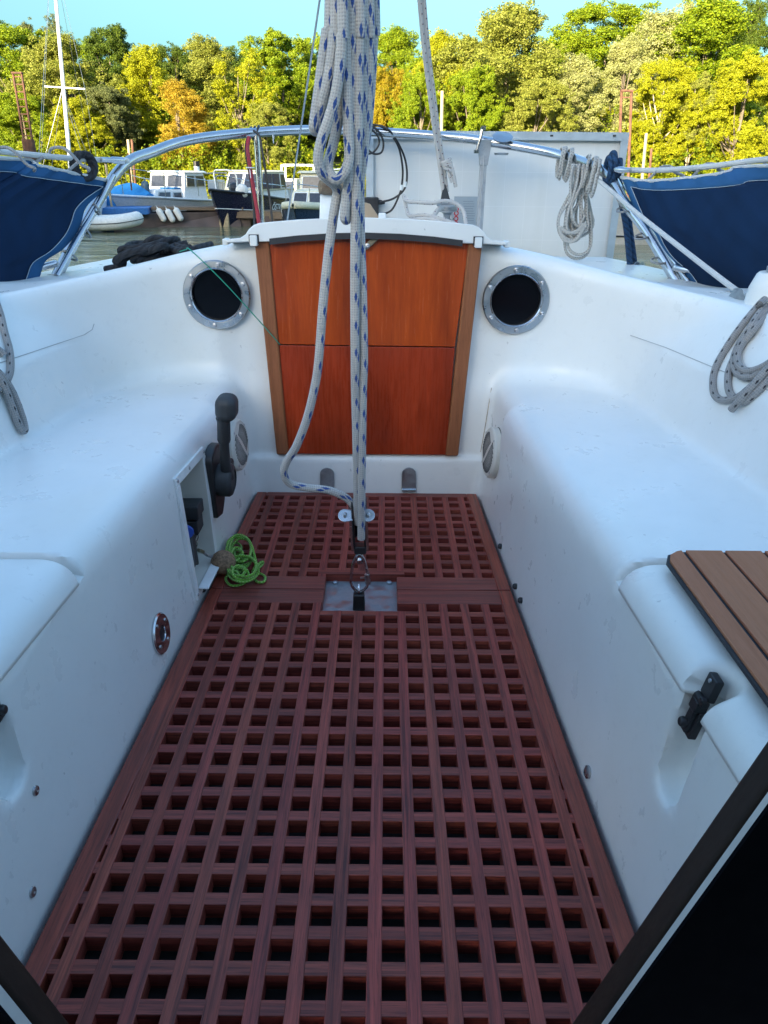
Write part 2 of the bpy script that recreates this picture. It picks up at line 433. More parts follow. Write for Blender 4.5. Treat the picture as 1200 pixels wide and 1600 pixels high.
# ================================================================== our own yacht
CX = -.06; WATER = -1.2
yacht = thing('sailing_yacht', (CX, 1.5, WATER), 'white sailing yacht seen from its own cockpit, with seats, porthole bulkhead and steel stern rail', 'sailing yacht')
def smin(a, b, k):
    h = np.maximum(k-np.abs(a-b), 0); return np.minimum(a, b) - h*h/(4*k)
def smax(a, b, k): return -smin(-a, -b, k)
def sstep(a, b, x):
    t = np.clip((x-a)/(b-a), 0, 1); return t*t*(3-2*t)
def grate_half(y): return .376 + .033*(2.35-y)
def wall_half(y, z):
    f = np.clip((2.05-y)/.95, 0, 1); b = sstep(2.13, 2.05, y)*sstep(.10, .34, z)*.024*(1-.85*f)
    return grate_half(y) + .012 + (.08+.055*f)*np.clip(z, 0, .5) - b
PORTS = (P(339, 461, Y=2.36), P(806, 469, Y=2.36))
def cyl(p, a, b, r):       # capsule distance
    a = np.array(a); b = np.array(b); d = b-a
    q = [p[i]-a[i] for i in range(3)]
    t = np.clip((q[0]*d[0]+q[1]*d[1]+q[2]*d[2])/d.dot(d), 0, 1)
    return np.sqrt(sum((q[i]-d[i]*t)**2 for i in range(3))) - r
def boxd(p, lo, hi):
    return np.maximum.reduce([np.maximum(lo[i]-p[i], p[i]-hi[i]) for i in range(3)])
SEAT = .39
def solid0(x, y, z):
    xc = x-CX; ax = np.abs(xc)
    ztop = smax(.832 - .19*ax**2 - .10*np.clip(y-2.42, 0, 2), .645 + .05*sstep(2.75, 2.2, y), .08)
    hb = 1.45 - .16*np.clip(y-2.0, 0, 3) - .05*np.clip(y-2.8, 0, 2)**2
    body = smax(z-ztop, ax-hb, .05)
    body = smax(body, y-3.74, .05)
    body = np.maximum(body, np.maximum(-.10-z, .428-y))
    hw = wall_half(y, z)
    Yb = 2.362 - 2.0*np.clip(ax-.52, 0, 1)**2
    well = smax(smax(ax-hw, y-(Yb-.016*sstep(.133, .121, z)), .045), -.056-z, .015)
    xb = .79 + .09*(2.15-y) + np.clip(z-SEAT, 0, .16)*.25 + np.clip(z-.55, 0, .5)*.72
    seat = smax(smax(SEAT-z, ax-xb, .035), y-Yb, .075)
    cav = smin(well, seat, .058)
    s = smax(body, -cav, .05)
    p = (xc, y, z); pa = (ax, y, z)
    # scooped hollows under the locker latches
    s = smax(s, -cyl(pa, (.522, .806, .50), (.487, .80, .215), .034), .018)
    return s
LIDY = 1.140
def solid(x, y, z):
    s0 = solid0(x, y, z); xc = x-CX; ax = np.abs(xc); pa = (ax, y, z)
    R = boxd(pa, (.3, .2, .343), (.80, LIDY, .6))
    s = np.maximum(s0, -np.maximum(R, -(s0+.020)))
    for pt in PORTS:
        r = np.sqrt((x-pt.x)**2 + (z-pt.z)**2) - .080
        s = np.maximum(s, -np.maximum(r, np.abs(y-2.36)-.05))
    s = np.maximum(s, -boxd((xc, y, z), (-.58, 1.613, .022), (-.38, 1.818, .336)))
    return s
def surface_net(f, lo, hi, h):
    ax = [np.arange(lo[i], hi[i]+h, h, dtype=np.float32) for i in range(3)]
    X, Y, Z = np.meshgrid(*ax, indexing='ij'); D = f(X, Y, Z).astype(np.float32)
    neg = D < 0; n = D.shape
    c = np.zeros((n[0]-1, n[1]-1, n[2]-1), np.int8)
    for i in (0, 1):
        for j in (0, 1):
            for k in (0, 1): c += neg[i:n[0]-1+i, j:n[1]-1+j, k:n[2]-1+k]
    cells = np.argwhere((c > 0) & (c < 8)); idx = -np.ones(c.shape, np.int32)
    idx[tuple(cells.T)] = np.arange(len(cells))
    acc = np.zeros((len(cells), 3)); cnt = np.zeros(len(cells))
    cor = [(i, j, k) for i in (0, 1) for j in (0, 1) for k in (0, 1)]
    val = {q: D[cells[:, 0]+q[0], cells[:, 1]+q[1], cells[:, 2]+q[2]] for q in cor}
    for a in cor:
        for d in range(3):
            if a[d] == 0:
                b = tuple(a[q]+(q == d) for q in range(3)); va, vb = val[a], val[b]
                ok = (va < 0) != (vb < 0)
                t = np.where(ok, va/np.where(ok, va-vb, 1), 0)
                pnt = np.tile(np.array(a, float), (len(cells), 1)); pnt[:, d] += t
                acc[ok] += pnt[ok]; cnt[ok] += 1
    pos = (cells + acc/cnt[:, None])*h + np.array(lo)
    e = h*.15                               # settle the points on the true surface
    for _ in range(3):
        q = [pos[:, i] for i in range(3)]; d0 = f(*q)
        g = np.stack([(f(*[q[j]+(e if j == i else 0) for j in range(3)]) - f(*[q[j]-(e if j == i else 0) for j in range(3)]))/(2*e) for i in range(3)], 1)
        gl = np.maximum((g**2).sum(1), .2)
        st = np.clip(d0/gl, -h*.6, h*.6)
        pos -= g*st[:, None]*.8
    faces = []
    for d in range(3):
        a = [slice(None)]*3; b = [slice(None)]*3
        a[d] = slice(0, n[d]-1); b[d] = slice(1, n[d])
        ch = neg[tuple(a)] != neg[tuple(b)]
        u, w = [(1, 2), (2, 0), (0, 1)][d]
        E = np.argwhere(ch); E = E[(E[:, u] > 0) & (E[:, w] > 0) & (E[:, u] < n[u]-1) & (E[:, w] < n[w]-1)]
        sgn = neg[tuple(a)][tuple(E.T)]
        def cid(du, dw):
            q = E.copy(); q[:, u] -= du; q[:, w] -= dw; return idx[tuple(q.T)]
        quad = np.stack([cid(1, 1), cid(0, 1), cid(0, 0), cid(1, 0)], 1)
        quad[~sgn] = quad[~sgn][:, ::-1]
        faces.append(quad)
    return pos, np.concatenate(faces)
pos, fac = surface_net(solid, (-1.56, .404, -.112), (1.44, 3.80, .875), .0122)
me = bpy.data.meshes.new('cockpit_moulding')
me.vertices.add(len(pos)); me.vertices.foreach_set('co', pos.astype(np.float32).ravel())
me.loops.add(len(fac)*4); me.loops.foreach_set('vertex_index', fac.astype(np.int32).ravel())
me.polygons.add(len(fac)); me.polygons.foreach_set('loop_start', np.arange(len(fac), dtype=np.int32)*4)
me.polygons.foreach_set('loop_total', np.full(len(fac), 4, np.int32))
me.polygons.foreach_set('use_smooth', np.ones(len(fac), bool)); me.update(calc_edges=True); me.validate()
me.set_sharp_from_angle(angle=math.radians(50))
me.materials.append(M['gel'])
moulding = bpy.data.objects.new('cockpit_moulding', me); COL.objects.link(moulding); moulding.parent = yacht
moulding.matrix_parent_inverse = parent_world(yacht).inverted()
def root_on(p, d, lo, hi, off=0.0, f=solid0):       # where a line meets the moulding
    p, d = V(p), V(d)
    g = lambda t: float(f(np.array([(p+d*t).x]), np.array([(p+d*t).y]), np.array([(p+d*t).z]))[0]) - off
    a, b = lo, hi; fa = g(a)
    for _ in range(26):
        c = (a+b)/2; fc = g(c)
        if (fc < 0) == (fa < 0): a = c
        else: b = c
    return p + d*((a+b)/2)
# hull below the deck
mb = MB(); rows = []
for y in (-4.5, -3.5, -2.0, -.5, .43, 1.2, 2.0, 2.6, 3.1, 3.5, 3.72):
    hb = 1.45 - .16*max(y-2, 0) - .05*max(y-2.8, 0)**2 - .075*max(-.5-y, 0)**2
    hb = max(hb, .02); zs = .60
    rows.append([V((CX+s*hb*a, y, b)) for s, a, b in ((-1, .99, zs), (-1, .98, .1), (-1, .9, -.7), (-1, .6, -1.35), (-1, .05, -1.75), (1, .05, -1.75), (1, .6, -1.35), (1, .9, -.7), (1, .98, .1), (1, .99, zs))])
mb.grid(rows); mb.add(rows[-1], [tuple(range(10))], 0, False)
mb.build('hull', M['gel'], yacht)
# ---------------------------------------------------------------- locker lids
for side in (1, -1):
    rows = []
    ys = list(np.linspace(.47, .74, 8)) + list(np.linspace(.755, .86, 15)) + list(np.linspace(.88, 1.108, 9))
    for y in ys:
        r = []
        for k in range(21):
            a = PI - (PI/2)*k/20
            o = V((CX+side*.555, y, .347))
            r.append(root_on(o, (side*math.cos(a), 0, math.sin(a)), 0, .16, .006))
        for x in (.575, .60, .64, .68, .73, .775):
            r.append(root_on((CX+side*x, y, .34), (0, 0, 1), 0, .12, .006))
        rows.append(r)
    # rounded far end
    for t in (.35, .7, 1.0):
        rows.append([p + V((0, .009*math.sin(t*PI/2), 0)) - (p-V((CX+side*.58, p.y, .30))).normalized()*.012*(1-math.cos(t*PI/2)) for p in rows[len(ys)-1]])
    mb = MB(); mb.grid(rows)
    lid = mb.build('locker_lid', M['gel'], yacht, sharp=60, solid=.017, solid_off=-1 if side < 0 else -1)
    lid['label'] = 'white seat locker lid topped with brown teak planks' if side > 0 else 'plain white seat locker lid opposite the planked one'
    if side > 0:
        # teak pad on the lid
        z = .416; ymax = 1.116
        edges = [(.533, .565), (.572, .633), (.639, .700), (.706, .767), (.773, .80)]
        pb = MB()
        def rline(y): return CX + .530 + .012*(1.1-y)
        bk = [V((CX+.529, .5, z-.004)), V((CX+.80, .5, z-.004)), V((CX+.80, ymax, z-.004)), V((CX+.563, ymax, z-.004)), V((CX+.539, ymax-.012, z-.004)), V((CX+.529, ymax-.035, z-.004))]
        pb.prism(bk, (0, 0, .006))
        pad = pb.build('teak_pad', M['rubber'], lid)
        for i, (a, b) in enumerate(edges):
            qb = MB()
            if i == 0: poly = [V((CX+a, .502, z+.002)), V((CX+b, .502, z+.002)), V((CX+b, ymax-.002, z+.002)), V((CX+a+.022, ymax-.006, z+.002)), V((CX+a+.008, ymax-.018, z+.002)), V((CX+a, ymax-.038, z+.002))]
            else: poly = [V((CX+a, .502, z+.002)), V((CX+b, .502, z+.002)), V((CX+b, ymax-.002, z+.002)), V((CX+a, ymax-.002, z+.002))]
            qb.prism(poly, (0, 0, .005))
            qb.build('teak_plank', M['teakpad'], lid, bevel=.0012)
    # the black over-centre latch
    ly = .806 if side > 0 else .818
    xo = lambda z: root_on((CX+side*.60, ly, z), (-side, 0, 0), 0, .24, .0, solid0)
    lt = MB(); tk = MB(); 
    p1, p2 = xo(.378), xo(.288)
    p1 += V((-side*.022, .012, .004)); p2 += V((-side*.030, .012, 0))
    nrm = V((-side, 0, .12)).normalized(); ax_ = (p1-p2).normalized(); wd = ax_.cross(nrm).normalized()
    def ob(b, c, w, l, h, mat=0):
        b.box(c, (w, l, h), Matrix((wd, ax_, nrm)).transposed(), mat)
    c = (p1+p2)/2
    ob(lt, c+ax_*.030+nrm*.007, .026, .036, .012); ob(lt, c-ax_*.030+nrm*.007, .024, .046, .012)
    ob(lt, c+nrm*.013, .020, .018, .018); ob(lt, c-ax_*.026+nrm*.016, .015, .040, .008)
    lt.lathe([(.006, -.016), (.006, .016)], c+ax_*.010+nrm*.015, wd, 12)
    lt.lathe([(.007, 0), (.008, .006), (.006, .011)], c-ax_*.032+nrm*.018, nrm, 12)
    lt.lathe([(.005, 0), (.005, .009)], c+ax_*.016+nrm*.014+wd*.012, nrm, 10)
    la = lt.build('latch', M['black'], lid, bevel=.002)
    for q in (c+ax_*.041+nrm*.0135, c-ax_*.046+nrm*.0135):
        tk.lathe([(.0035, 0), (.003, .002), (0, .0025)], q, nrm, 8); 
        tk.build('screw', M['steel_dull'], lid); tk = MB()
# ---------------------------------------------------------------- bulkhead fittings
Yd = 2.348
def pl(px, py, y=Yd): return P(px, py, Y=y)
for (q, nm) in (([(397, 374), (420, 374), (451, 711), (432, 711)], 0), ([(732, 379), (754, 379), (716, 713), (696, 713)], 1)):
    mb = MB(); mb.prism([pl(x, y, 2.332) for x, y in q], (0, .030, 0)); mb.build('door_post', M['teakpost'], yacht, bevel=.006, seg=3)
# sliding hatch over the companionway, with its rubber seal
def roofz(x): return .832 - .19*(x-CX)**2
mb = MB(); rows = []
half = [(-.415, .818), (-.372, .822), (-.355, .832), (-.345, .846), (-.330, .858), (-.312, .864), (-.2, .874), (-.1, .879), (0, .881)]
ring = [V((CX+x, 0, z)) for x, z in half] + [V((CX-x, 0, z)) for x, z in half[-2::-1]]
low = [V((CX+x, 0, z)) for x, z in ((.415, .808), (.35, .811), (.27, .813), (.14, .829), (0, .835), (-.14, .829), (-.27, .813), (-.35, .811), (-.415, .808))]
prof = ring + low
HY0 = 2.318
mb.prism([p+V((0, HY0, 0)) for p in prof], (0, .56, -.052))
hatch = mb.build('sliding_hatch', M['gel'], yacht, sharp=50, bevel=.003, seg=2)
for s in (-1, 1):
    mb = MB(); mb.box((CX+s*.331, 2.3175, .819), (.029, .006, .026)); mb.build('runner_slot', M['rubber'], hatch)
mb = MB()
up_ = [(-.285, .823), (-.2, .8325), (-.1, .8395), (0, .842), (.1, .8395), (.2, .8325), (.285, .823)]
poly = [V((CX+x, 2.3125, z-.002)) for x, z in up_] + [V((CX+x, 2.3125, z-.019)) for x, z in up_[::-1]]
mb.prism(poly, (0, .018, 0)); mb.build('rubber_seal', M['rubber'], hatch)
for s in (-1, 1):
    mb = MB(); mb.box((CX+s*.3315, 2.322, .815), (.022, .030, .030)); mb.build('hatch_runner', M['gel'], yacht, bevel=.003)
    mb = MB(); mb.box((CX+s*.420, 2.35, .809), (.016, .04, .018)); mb.build('hatch_stop', M['gel'], yacht, bevel=.003)
def screw_head(c, ax, r=.006, name='screw', par=None, mat='steel_dull'):
    b = MB(); b.lathe([(r, 0), (r*.9, r*.35), (r*.35, r*.5), (.0001, r*.3)], c, ax, 12); return b.build(name, M[mat], par)
for i, pt in enumerate(PORTS):
    mb = MB(); Yp = 2.360
    mb.lathe([(.104, .0), (.104, -.005), (.101, -.009), (.083, -.010), (.079, -.007), (.0765, -.004), (.0765, .02), (.080, .022)], V((pt.x, Yp, pt.z)), V((0, 1, 0)), 64, caps=False)
    ring_ = mb.build('porthole', M['portring'], yacht)
    gb = MB(); gb.lathe([(.0001, .0), (.0785, .0), (.0785, .006), (.0001, .006)], V((pt.x, Yp+.012, pt.z)), V((0, 1, 0)), 48, caps=False)
    gb.build('glass', M['glass'], ring_)
    rb = MB(); rb.lathe([(.0775, -.0105), (.0795, -.0125), (.0815, -.0105)], V((pt.x, Yp+.0005, pt.z)), V((0, 1, 0)), 64, caps=False); rb.build('inner_rim', M['steel'], ring_)
    for k in range(6):
        a = math.radians(22 + 60*k) if i == 0 else math.radians(35+60*k)
        screw_head(V((pt.x+.0915*math.cos(a), Yp-.0095, pt.z+.0915*math.sin(a))), V((0, -1, 0)), .0075, par=ring_)
# washboard hinge tabs on the kick board
for (x, yb) in ((511, 766), (639, 768)):
    a, b, c_ = P(x-11, 748, Y=2.344), P(x+11, 748, Y=2.344), P(x, 730, Y=2.344)
    d = P(x, yb, Y=2.344); w = (b-a).length/2; mb = MB()
    pts = [V((a.x, 2.343, d.z+.012))]+[V((c_.x-w*math.cos(PI*k/10), 2.343, c_.z-w+w*math.sin(PI*k/10))) for k in range(11)]+[V((b.x, 2.343, d.z+.012))]
    mb.prism(pts, (0, -.005, 0)); h = mb.build('hinge_flap', M['galv'], yacht, bevel=.0015)
    kb = MB(); kb.tube([V((a.x, 2.338, d.z+.008)), V((b.x, 2.338, d.z+.008))], .006, 10, uvs=False); kb.build('hinge_knuckle', M['steel'], h)
# ---------------------------------------------------------------- wall fittings
def wall_frame(side, y, z):
    """point on a seat front, its outward normal (into the well) and two tangents"""
    f = lambda yy, zz: root_on((CX + side*.25, yy, zz), (side, 0, 0), 0, .36)
    p = f(y, z); ty = (f(y+.02, z)-f(y-.02, z)).normalized(); tz = (f(y, z+.02)-f(y, z-.02)).normalized()
    n = ty.cross(tz).normalized()
    if n.x*side > 0: n = -n
    return p, n, ty, tz
def speaker(side, y, z, r):
    p, n, ty, tz = wall_frame(side, y, z)
    n = V((-side, -.10, .08)).normalized(); ty = (V((0, 1, 0))-n*n.y).normalized(); tz = n.cross(ty); tz = tz if tz.z > 0 else -tz
    p = p + n*.014
    mb = MB(); mb.lathe([(r*1.0, -.03), (r, -.004), (r, .006), (r*.93, .012), (r*.86, .010), (r*.84, .007)], p, n, 48, caps=False)
    rim = mb.build('speaker', M['offwhite'], yacht)
    gb = MB(); gb.lathe([(r*.90, .0105), (r*.86, .0125), (r*.5, .0145), (.0001, .0155)], p, n, 40, caps=False); gb.build('grille', M['offwhite'], rim)
    sb = MB()
    for k in range(-7, 8):                 # slanted slots of the grille
        q = k*r*.105; hl = math.sqrt(max(0, (r*.8)**2-q*q))
        for lo, hi in ((-1, -.12), (.12, 1)):
            if abs(k) > 5 and lo > 0: continue
            a = p + n*.0150 + (ty*.8+tz*.6)*(lo*hl) + (tz*.8-ty*.6)*q; b = p + n*.0150 + (ty*.8+tz*.6)*(hi*hl) + (tz*.8-ty*.6)*q
            a -= n*.003*((a-p).length/r)**2; b -= n*.003*((b-p).length/r)**2
            sb.bar(a, b, .0022, .003, n)
    sb.build('grille_slots', M['greyblack'], rim)
    eb = MB(); eb.lathe([(r*1.002, -.028), (r*1.002, -.010)], p, n, 48); eb.build('gasket', M['rubber'], rim)
    for a in (.7, 2.3, 3.9, 5.5): screw_head(p+n*.012+(ty*math.cos(a)+tz*math.sin(a))*r*.9, n, .004, par=rim)
speaker(1, 2.185, .205, .080); speaker(-1, 2.18, .225, .080)
# control niche with its white frame, switch and key
ny0, ny1, nz0, nz1 = 1.603, 1.828, .012, .345
W = lambda y, z, out=0: wall_frame(-1, y, z)[0] + wall_frame(-1, y, z)[1]*out
fb = MB(); fw = .022
def plate(y0, y1, z0, z1, b, th=.006):
    q = [W(y0, z0), W(y1, z0), W(y1, z1), W(y0, z1)]; n = wall_frame(-1, (y0+y1)/2, (z0+z1)/2)[1]
    b.hexa([x-n*.022 for x in q]+[x+n*th for x in q])
plate(ny0, ny1, nz1-fw, nz1, fb); plate(ny0, ny1, nz0, nz0+fw, fb); plate(ny0, ny0+fw, nz0+fw, nz1-fw, fb); plate(ny1-fw, ny1, nz0+fw, nz1-fw, fb)
niche = fb.build('control_niche', M['white'], yacht, bevel=.002); niche['label'] = 'white framed recess in the seat front holding the ignition key switch'
bb = MB(); XI = -.565
o_ = [W(ny0+fw, nz0+fw, .004), W(ny1-fw, nz0+fw, .004), W(ny1-fw, nz1-fw, .004), W(ny0+fw, nz1-fw, .004)]
i_ = [V((XI, ny0+fw+.03, nz0+fw+.02)), V((XI, ny1-fw-.01, nz0+fw+.02)), V((XI, ny1-fw-.01, nz1-fw-.02)), V((XI, ny0+fw+.03, nz1-fw-.02))]
bb.add(o_+i_, [(0,1,5,4), (1,2,6,5), (2,3,7,6), (3,0,4,7), (4,5,6,7)], 0, False)
bb.build('niche_box', M['offwhite'], niche)
# little shelf lip at the niche foot
lb = MB(); a, b = W(ny0+.02, .034, .006), W(ny1-.02, .034, .006)
lb.hexa([a, b, b+V((.026, 0, 0)), a+V((.026, 0, 0)), a+V((0, 0, .006)), b+V((0, 0, .006)), b+V((.026, 0, .004)), a+V((.026, 0, .004))]); lb.build('niche_sill', M['white'], niche, bevel=.0015)
for y, z in ((ny0+.011, nz1-.011), (1.70, nz1-.011), (ny1-.011, nz1-.011), (ny0+.011, .17), (ny1-.011, .20), (ny0+.011, nz0+.012), (ny1-.02, nz0+.012), (ny0+.011, .09)):
    screw_head(W(y, z, .006), wall_frame(-1, y, z)[1], .0045, par=niche)
sb = MB(); s_c = P(294, 795, X=-.507); sb.box(s_c, (.066, .062, .036)); sb.box(s_c+V((-.003, 0, -.043)), (.062, .060, .038)); sb.box(s_c+V((-.02, .0, -.02)), (.03, .055, .06)); sb.box(s_c+V((-.008, 0, -.072)), (.04, .04, .03))
sb.build('switch_block', M['greyblack'], niche, bevel=.003)
k_a, k_b = P(291, 832, X=-.503), P(298, 884, X=-.488); kb = MB(); kb.bar(k_a, k_b, .036, .030, V((0, 1, 0))); kb.lathe([(.015, -.014), (.015, .014)], k_b+V((0, 0, .008)), V((0, 1, 0)), 16)
kb.build('kill_lever', M['greyblack'], niche, bevel=.004)
kb = MB(); kb.lathe([(.017, -.0), (.017, .012), (.013, .016)], k_a+V((.004, -.014, .01)), V((.5, -.85, .2)), 16); kb.build('start_button', M['blueplastic'], niche)
kb = MB()
for k, (c, r, tl) in enumerate(((P(308, 826, X=-.50), .014, .2), (P(306, 840, X=-.50), .011, .9), (P(304, 852, X=-.498), .010, 1.6))):
    cc = V(c); kb.tube([cc+V((math.sin(tl)*math.cos(a)*r*.4, math.cos(a)*r, math.sin(a)*r)) for a in [2*PI*i/14 for i in range(14)]], .0016, 6, closed=True, uvs=False)
kb.build('key_ring', M['steel'], niche)
# engine control lever
py_, pz_ = 1.875, .215
p, n, ty, tz = wall_frame(-1, py_, pz_)
mb = MB()
prof2 = [(.060*math.cos(a), .085+.035*math.sin(a)) for a in [PI*k/8 for k in range(9)]] + [(-.045, -.055), (-.03, -.085), (.02, -.095), (.05, -.06)]
mb.prism([p + ty*x*1.0 + tz*z - n*.004 for x, z in prof2], n*.026)
ctl = mb.build('engine_control', M['black'], yacht, bevel=.006, seg=3); ctl['label'] = 'black engine control lever with faded grip'
mb = MB(); hub = p + tz*.02 + n*.022; mb.lathe([(.046, 0), (.046, .03), (.042, .036), (.03, .04), (.03, .037), (.0001, .037)], hub, n, 32); mb.build('lever_hub', M['greyblack'], ctl, sharp=40)
mb = MB(); l0 = hub+n*.022+tz*.01; l1 = P(350, 690, X=l0.x+.012); l2 = P(349, 640, X=l0.x+.018); 
mb.tube(spline([l0, l0.lerp(l1, .4)+V((0, -.006, 0)), l1, l1+(l2-l1)*.2], 5), [.020, .019, .017, .0155, .0145, .014, .0135, .013, .013, .013, .0125, .012, .012, .012, .012, .012], 14, uvs=False); mb.build('lever_arm', M['greyblack'], ctl)
mb = MB(); d = (l2-l1).normalized()
mb.tube([l1-d*.002, l1+d*.006, l1+d*.055, l1+d*.064], [.015, .0175, .017, .020], 16, uvs=False)
hx, hy, hz = frame_of(d, V((0, 1, 0))); R_ = Matrix((hx, hy, hz)).transposed()
tip = MB(); tip.box((0, 0, 0), (.054, .070, .066)); tip.v = [tuple(R_ @ V(q) + l1+d*.092+V((.008, .004, 0))) for q in tip.v]
gp = tip.build('grip_head', M['greyblack'], ctl, bevel=.022, seg=5); gs = mb.build('grip_sleeve', M['greyblack'], ctl)
mb = MB(); mb.lathe([(.016, 0), (.016, .012), (.010, .016)], p+ty*.06+tz*.045+n*.03, n, 14); mb.box(p+ty*.075+tz*.035+n*.032, (.018, .02, .03)); mb.build('neutral_button', M['black'], ctl, bevel=.003)
# chrome deck socket low on the left seat front
p, n, ty, tz = wall_frame(-1, 1.362, .077)
mb = MB(); mb.lathe([(.046, -.002), (.046, .004), (.043, .007), (.018, .007), (.017, .003), (.012, .0035), (.012, -.004)], p, n, 40, caps=False); sk = mb.build('shower_socket', M['steel'], yacht)
mb = MB(); mb.lathe([(.0165, .0045), (.0001, .005)], p, n, 24, caps=False); mb.build('socket_plug', M['black'], sk)
for a in (.5, 1.6+.5, 3.7, 5.3): screw_head(p+n*.007+(ty*math.cos(a)+tz*math.sin(a))*.033, n, .005, par=sk)
# blind screws and drains on the seat fronts, rubber stops beside the gratings
for side, y, z in ((-1, .83, .155), (-1, .745, .045), (-1, .72, .30)):
    p, n, ty, tz = wall_frame(side, y, z); screw_head(p, n, .008, 'drain_plug', yacht)
for side, y in ((1, 1.92), (1, 1.69), (1, 1.62), (-1, 1.66)):
    p, n, ty, tz = wall_frame(side, y, .012); b = MB(); b.lathe([(.008, -.002), (.008, .006), (.005, .010)], p, n, 12); b.build('rubber_stop', M['rubber'], yacht)
p, n, ty, tz = wall_frame(1, 1.02, .018); b = MB(); b.lathe([(.012, -.002), (.012, .004), (.007, .007)], p, n, 14); b.build('drain_plug', M['steel_dull'], yacht)
mb = MB(); mb.add([(CX-.46, .44, -.049), (CX+.46, .44, -.049), (CX+.40, 2.33, -.049), (CX-.40, 2.33, -.049)], [(0, 1, 2, 3)], 0, False)  # dark sheet added below the slats, standing in for shade in the holes
mb.build('hole_shade_sheet', plain('dark hole shade', (.035, .034, .034), .8, var=.5, scale=7), yacht)
for x, y in ((430, 965), (690, 965), (640, 880), (545, 878)):
    c = P(x, y, Z=-.045); b = MB(); b.box(c, (.10, .012, .006)); b.box(c+V((.01, .03, 0)), (.07, .010, .006)); b.build('floor_bracket', M['alu'], yacht)
M['seam'] = plain('grey mould seam', (.40, .41, .41), .6); M['rustline'] = plain('rust stained crack', (.42, .34, .25), .8, var=.5, scale=60)
# metal plate in the cockpit sole under the mainsheet
mb = MB(); c0, c1 = P(503, 903, Z=-.024), P(626, 960, Z=-.024)
mb.box(((c0.x+c1.x)/2, (c0.y+c1.y)/2, -.030), (abs(c1.x-c0.x), abs(c1.y-c0.y), .012)); pla = mb.build('sheet_anchor_plate', M['galv'], yacht, bevel=.002)
for x, y in ((524, 912), (608, 912)):
    q = P(x, y, Z=-.024); b = MB(); b.lathe([(.008, 0), (.008, .006), (.004, .008)], q, V((0, 0, 1)), 6); b.build('bolt', M['steel_dull'], pla)
# ---------------------------------------------------------------- main cabin round the camera (near companionway)
def vx(z): return .142 + .3127*z        # half width of the tapered doorway
def ring_wall(name, y0, y1, inset, outer, mat, par, z0=-.16, zt=1.02, bevel=0):
    mb = MB()
    for s in (-1, 1):
        poly = [V((CX+s*(vx(z0)+inset), y0, z0)), V((CX+s*(vx(zt)+inset), y0, zt)), V((CX+s*outer(zt), y0, zt)), V((CX+s*outer(z0), y0, z0))]
        mb.prism(poly, (0, y1-y0, 0))
    return mb.build(name, mat, par, bevel=bevel)
cab = ring_wall('cabin_bulkhead', .398, .424, .033, lambda z: 1.1, M['hullgrey'], yacht)
ring_wall('cabin_lining', .3925, .396, .0105, lambda z: 1.1, M['dark'], yacht)
for s in (-1, 1):
    mb = MB(); z0, zt = -.16, 1.03; w = .062
    vo = .033; mb.prism([V((CX+s*(vx(z0)+vo), .426, z0)), V((CX+s*(vx(zt)+vo), .426, zt)), V((CX+s*(vx(zt)+w), .426, zt)), V((CX+s*(vx(z0)+w), .426, z0))], (0, .030, 0))
    mb.build('door_trim', M['darkwood'], yacht, bevel=.006, seg=3)
# unseen canvas hood behind the camera, added and sized to block skylight
rows = []
for y in np.linspace(-1.25, -.12, 7):
    t = (y+1.25)/1.13; h = 1.05 + .36*min(1, t*1.5)
    rows.append([V((CX+.92*math.cos(a), y, .70 + (h-.70)*max(0, math.sin(a))**.7)) for a in [PI*k/24 for k in range(25)]])
mb = MB(); mb.grid(rows); mb.build('unseen_hood', M['navy'], yacht, solid=.004)
mb = MB(); mb.box((CX, -1.9, .38), (2.0, 1.4, .7)); mb.build('coachroof', M['gel'], yacht, bevel=.1, seg=4)
# ================================================================== stern rail, lifelines, deck fittings
rail_px = [(85, 438, 2.90), (130, 352, 3.07), (190, 262, 3.28), (240, 237, 3.42), (300, 218, 3.56), (400, 207, 3.73), (500, 203, 3.81), (600, 207, 3.83), (700, 214, 3.80), (760, 221, 3.75), (870, 241, 3.60), (945, 269, 3.34), (975, 315, 3.20), (1012, 364, 3.07), (1064, 450, 2.88)]
RAIL = [P(x, y, Y=Y) for x, y, Y in rail_px]
mb = MB(); mb.tube(spline(RAIL, 8), .0205, 16, uvs=False); push = mb.build('stern_rail', M['steel'], yacht)
push['label'] = 'polished stainless steel rail bent round the stern'
for q in ([(98, 432, 2.87), (132, 372, 3.02), (165, 315, 3.16), (186, 274, 3.24)], [(968, 288, 3.27), (1000, 338, 3.13), (1035, 395, 3.0), (1075, 452, 2.86)]):
    mb = MB(); mb.tube(spline([P(x-(9 if x < 600 else -9), y, Y=Y-.03) for x, y, Y in q], 5), .012, 12, uvs=False); mb.build('brace_tube', M['steel'], push)
mb = MB(); a, b = P(401, 212, Y=3.725), P(409, 350, Y=3.70); mb.tube([a, b], .015, 12, uvs=False); mb.build('stanchion', M['steel'], push)
mb = MB(); a, b = P(757, 224, Y=3.74), P(748, 372, Y=3.72); mb.bar(a, b, .030, .020, V((0, 1, 0))); mb.bar(a+V((0, -.012, -.02)), b+V((0, -.012, 0)), .008, .014, V((0, 1, 0)))
mb.prism([a+V((-.032, -.02, .015)), a+V((.032, -.02, .015)), a+V((.018, -.02, -.09)), a+V((-.018, -.02, -.09))], (0, .03, 0)); mb.build('panel_strut', M['alu'], push, bevel=.002)
mb = MB(); c = P(752, 214, Y=3.72)
mb.tube([c+V((0, -.03, .035)), c+V((-.006, -.034, .0)), c+V((-.02, -.03, -.055))], .007, 8, uvs=False); mb.box(c+V((.004, -.015, .036)), (.02, .05, .014)); mb.box(c+V((-.022, -.015, -.06)), (.02, .04, .014)); mb.build('rail_clamp', M['steel'], push)
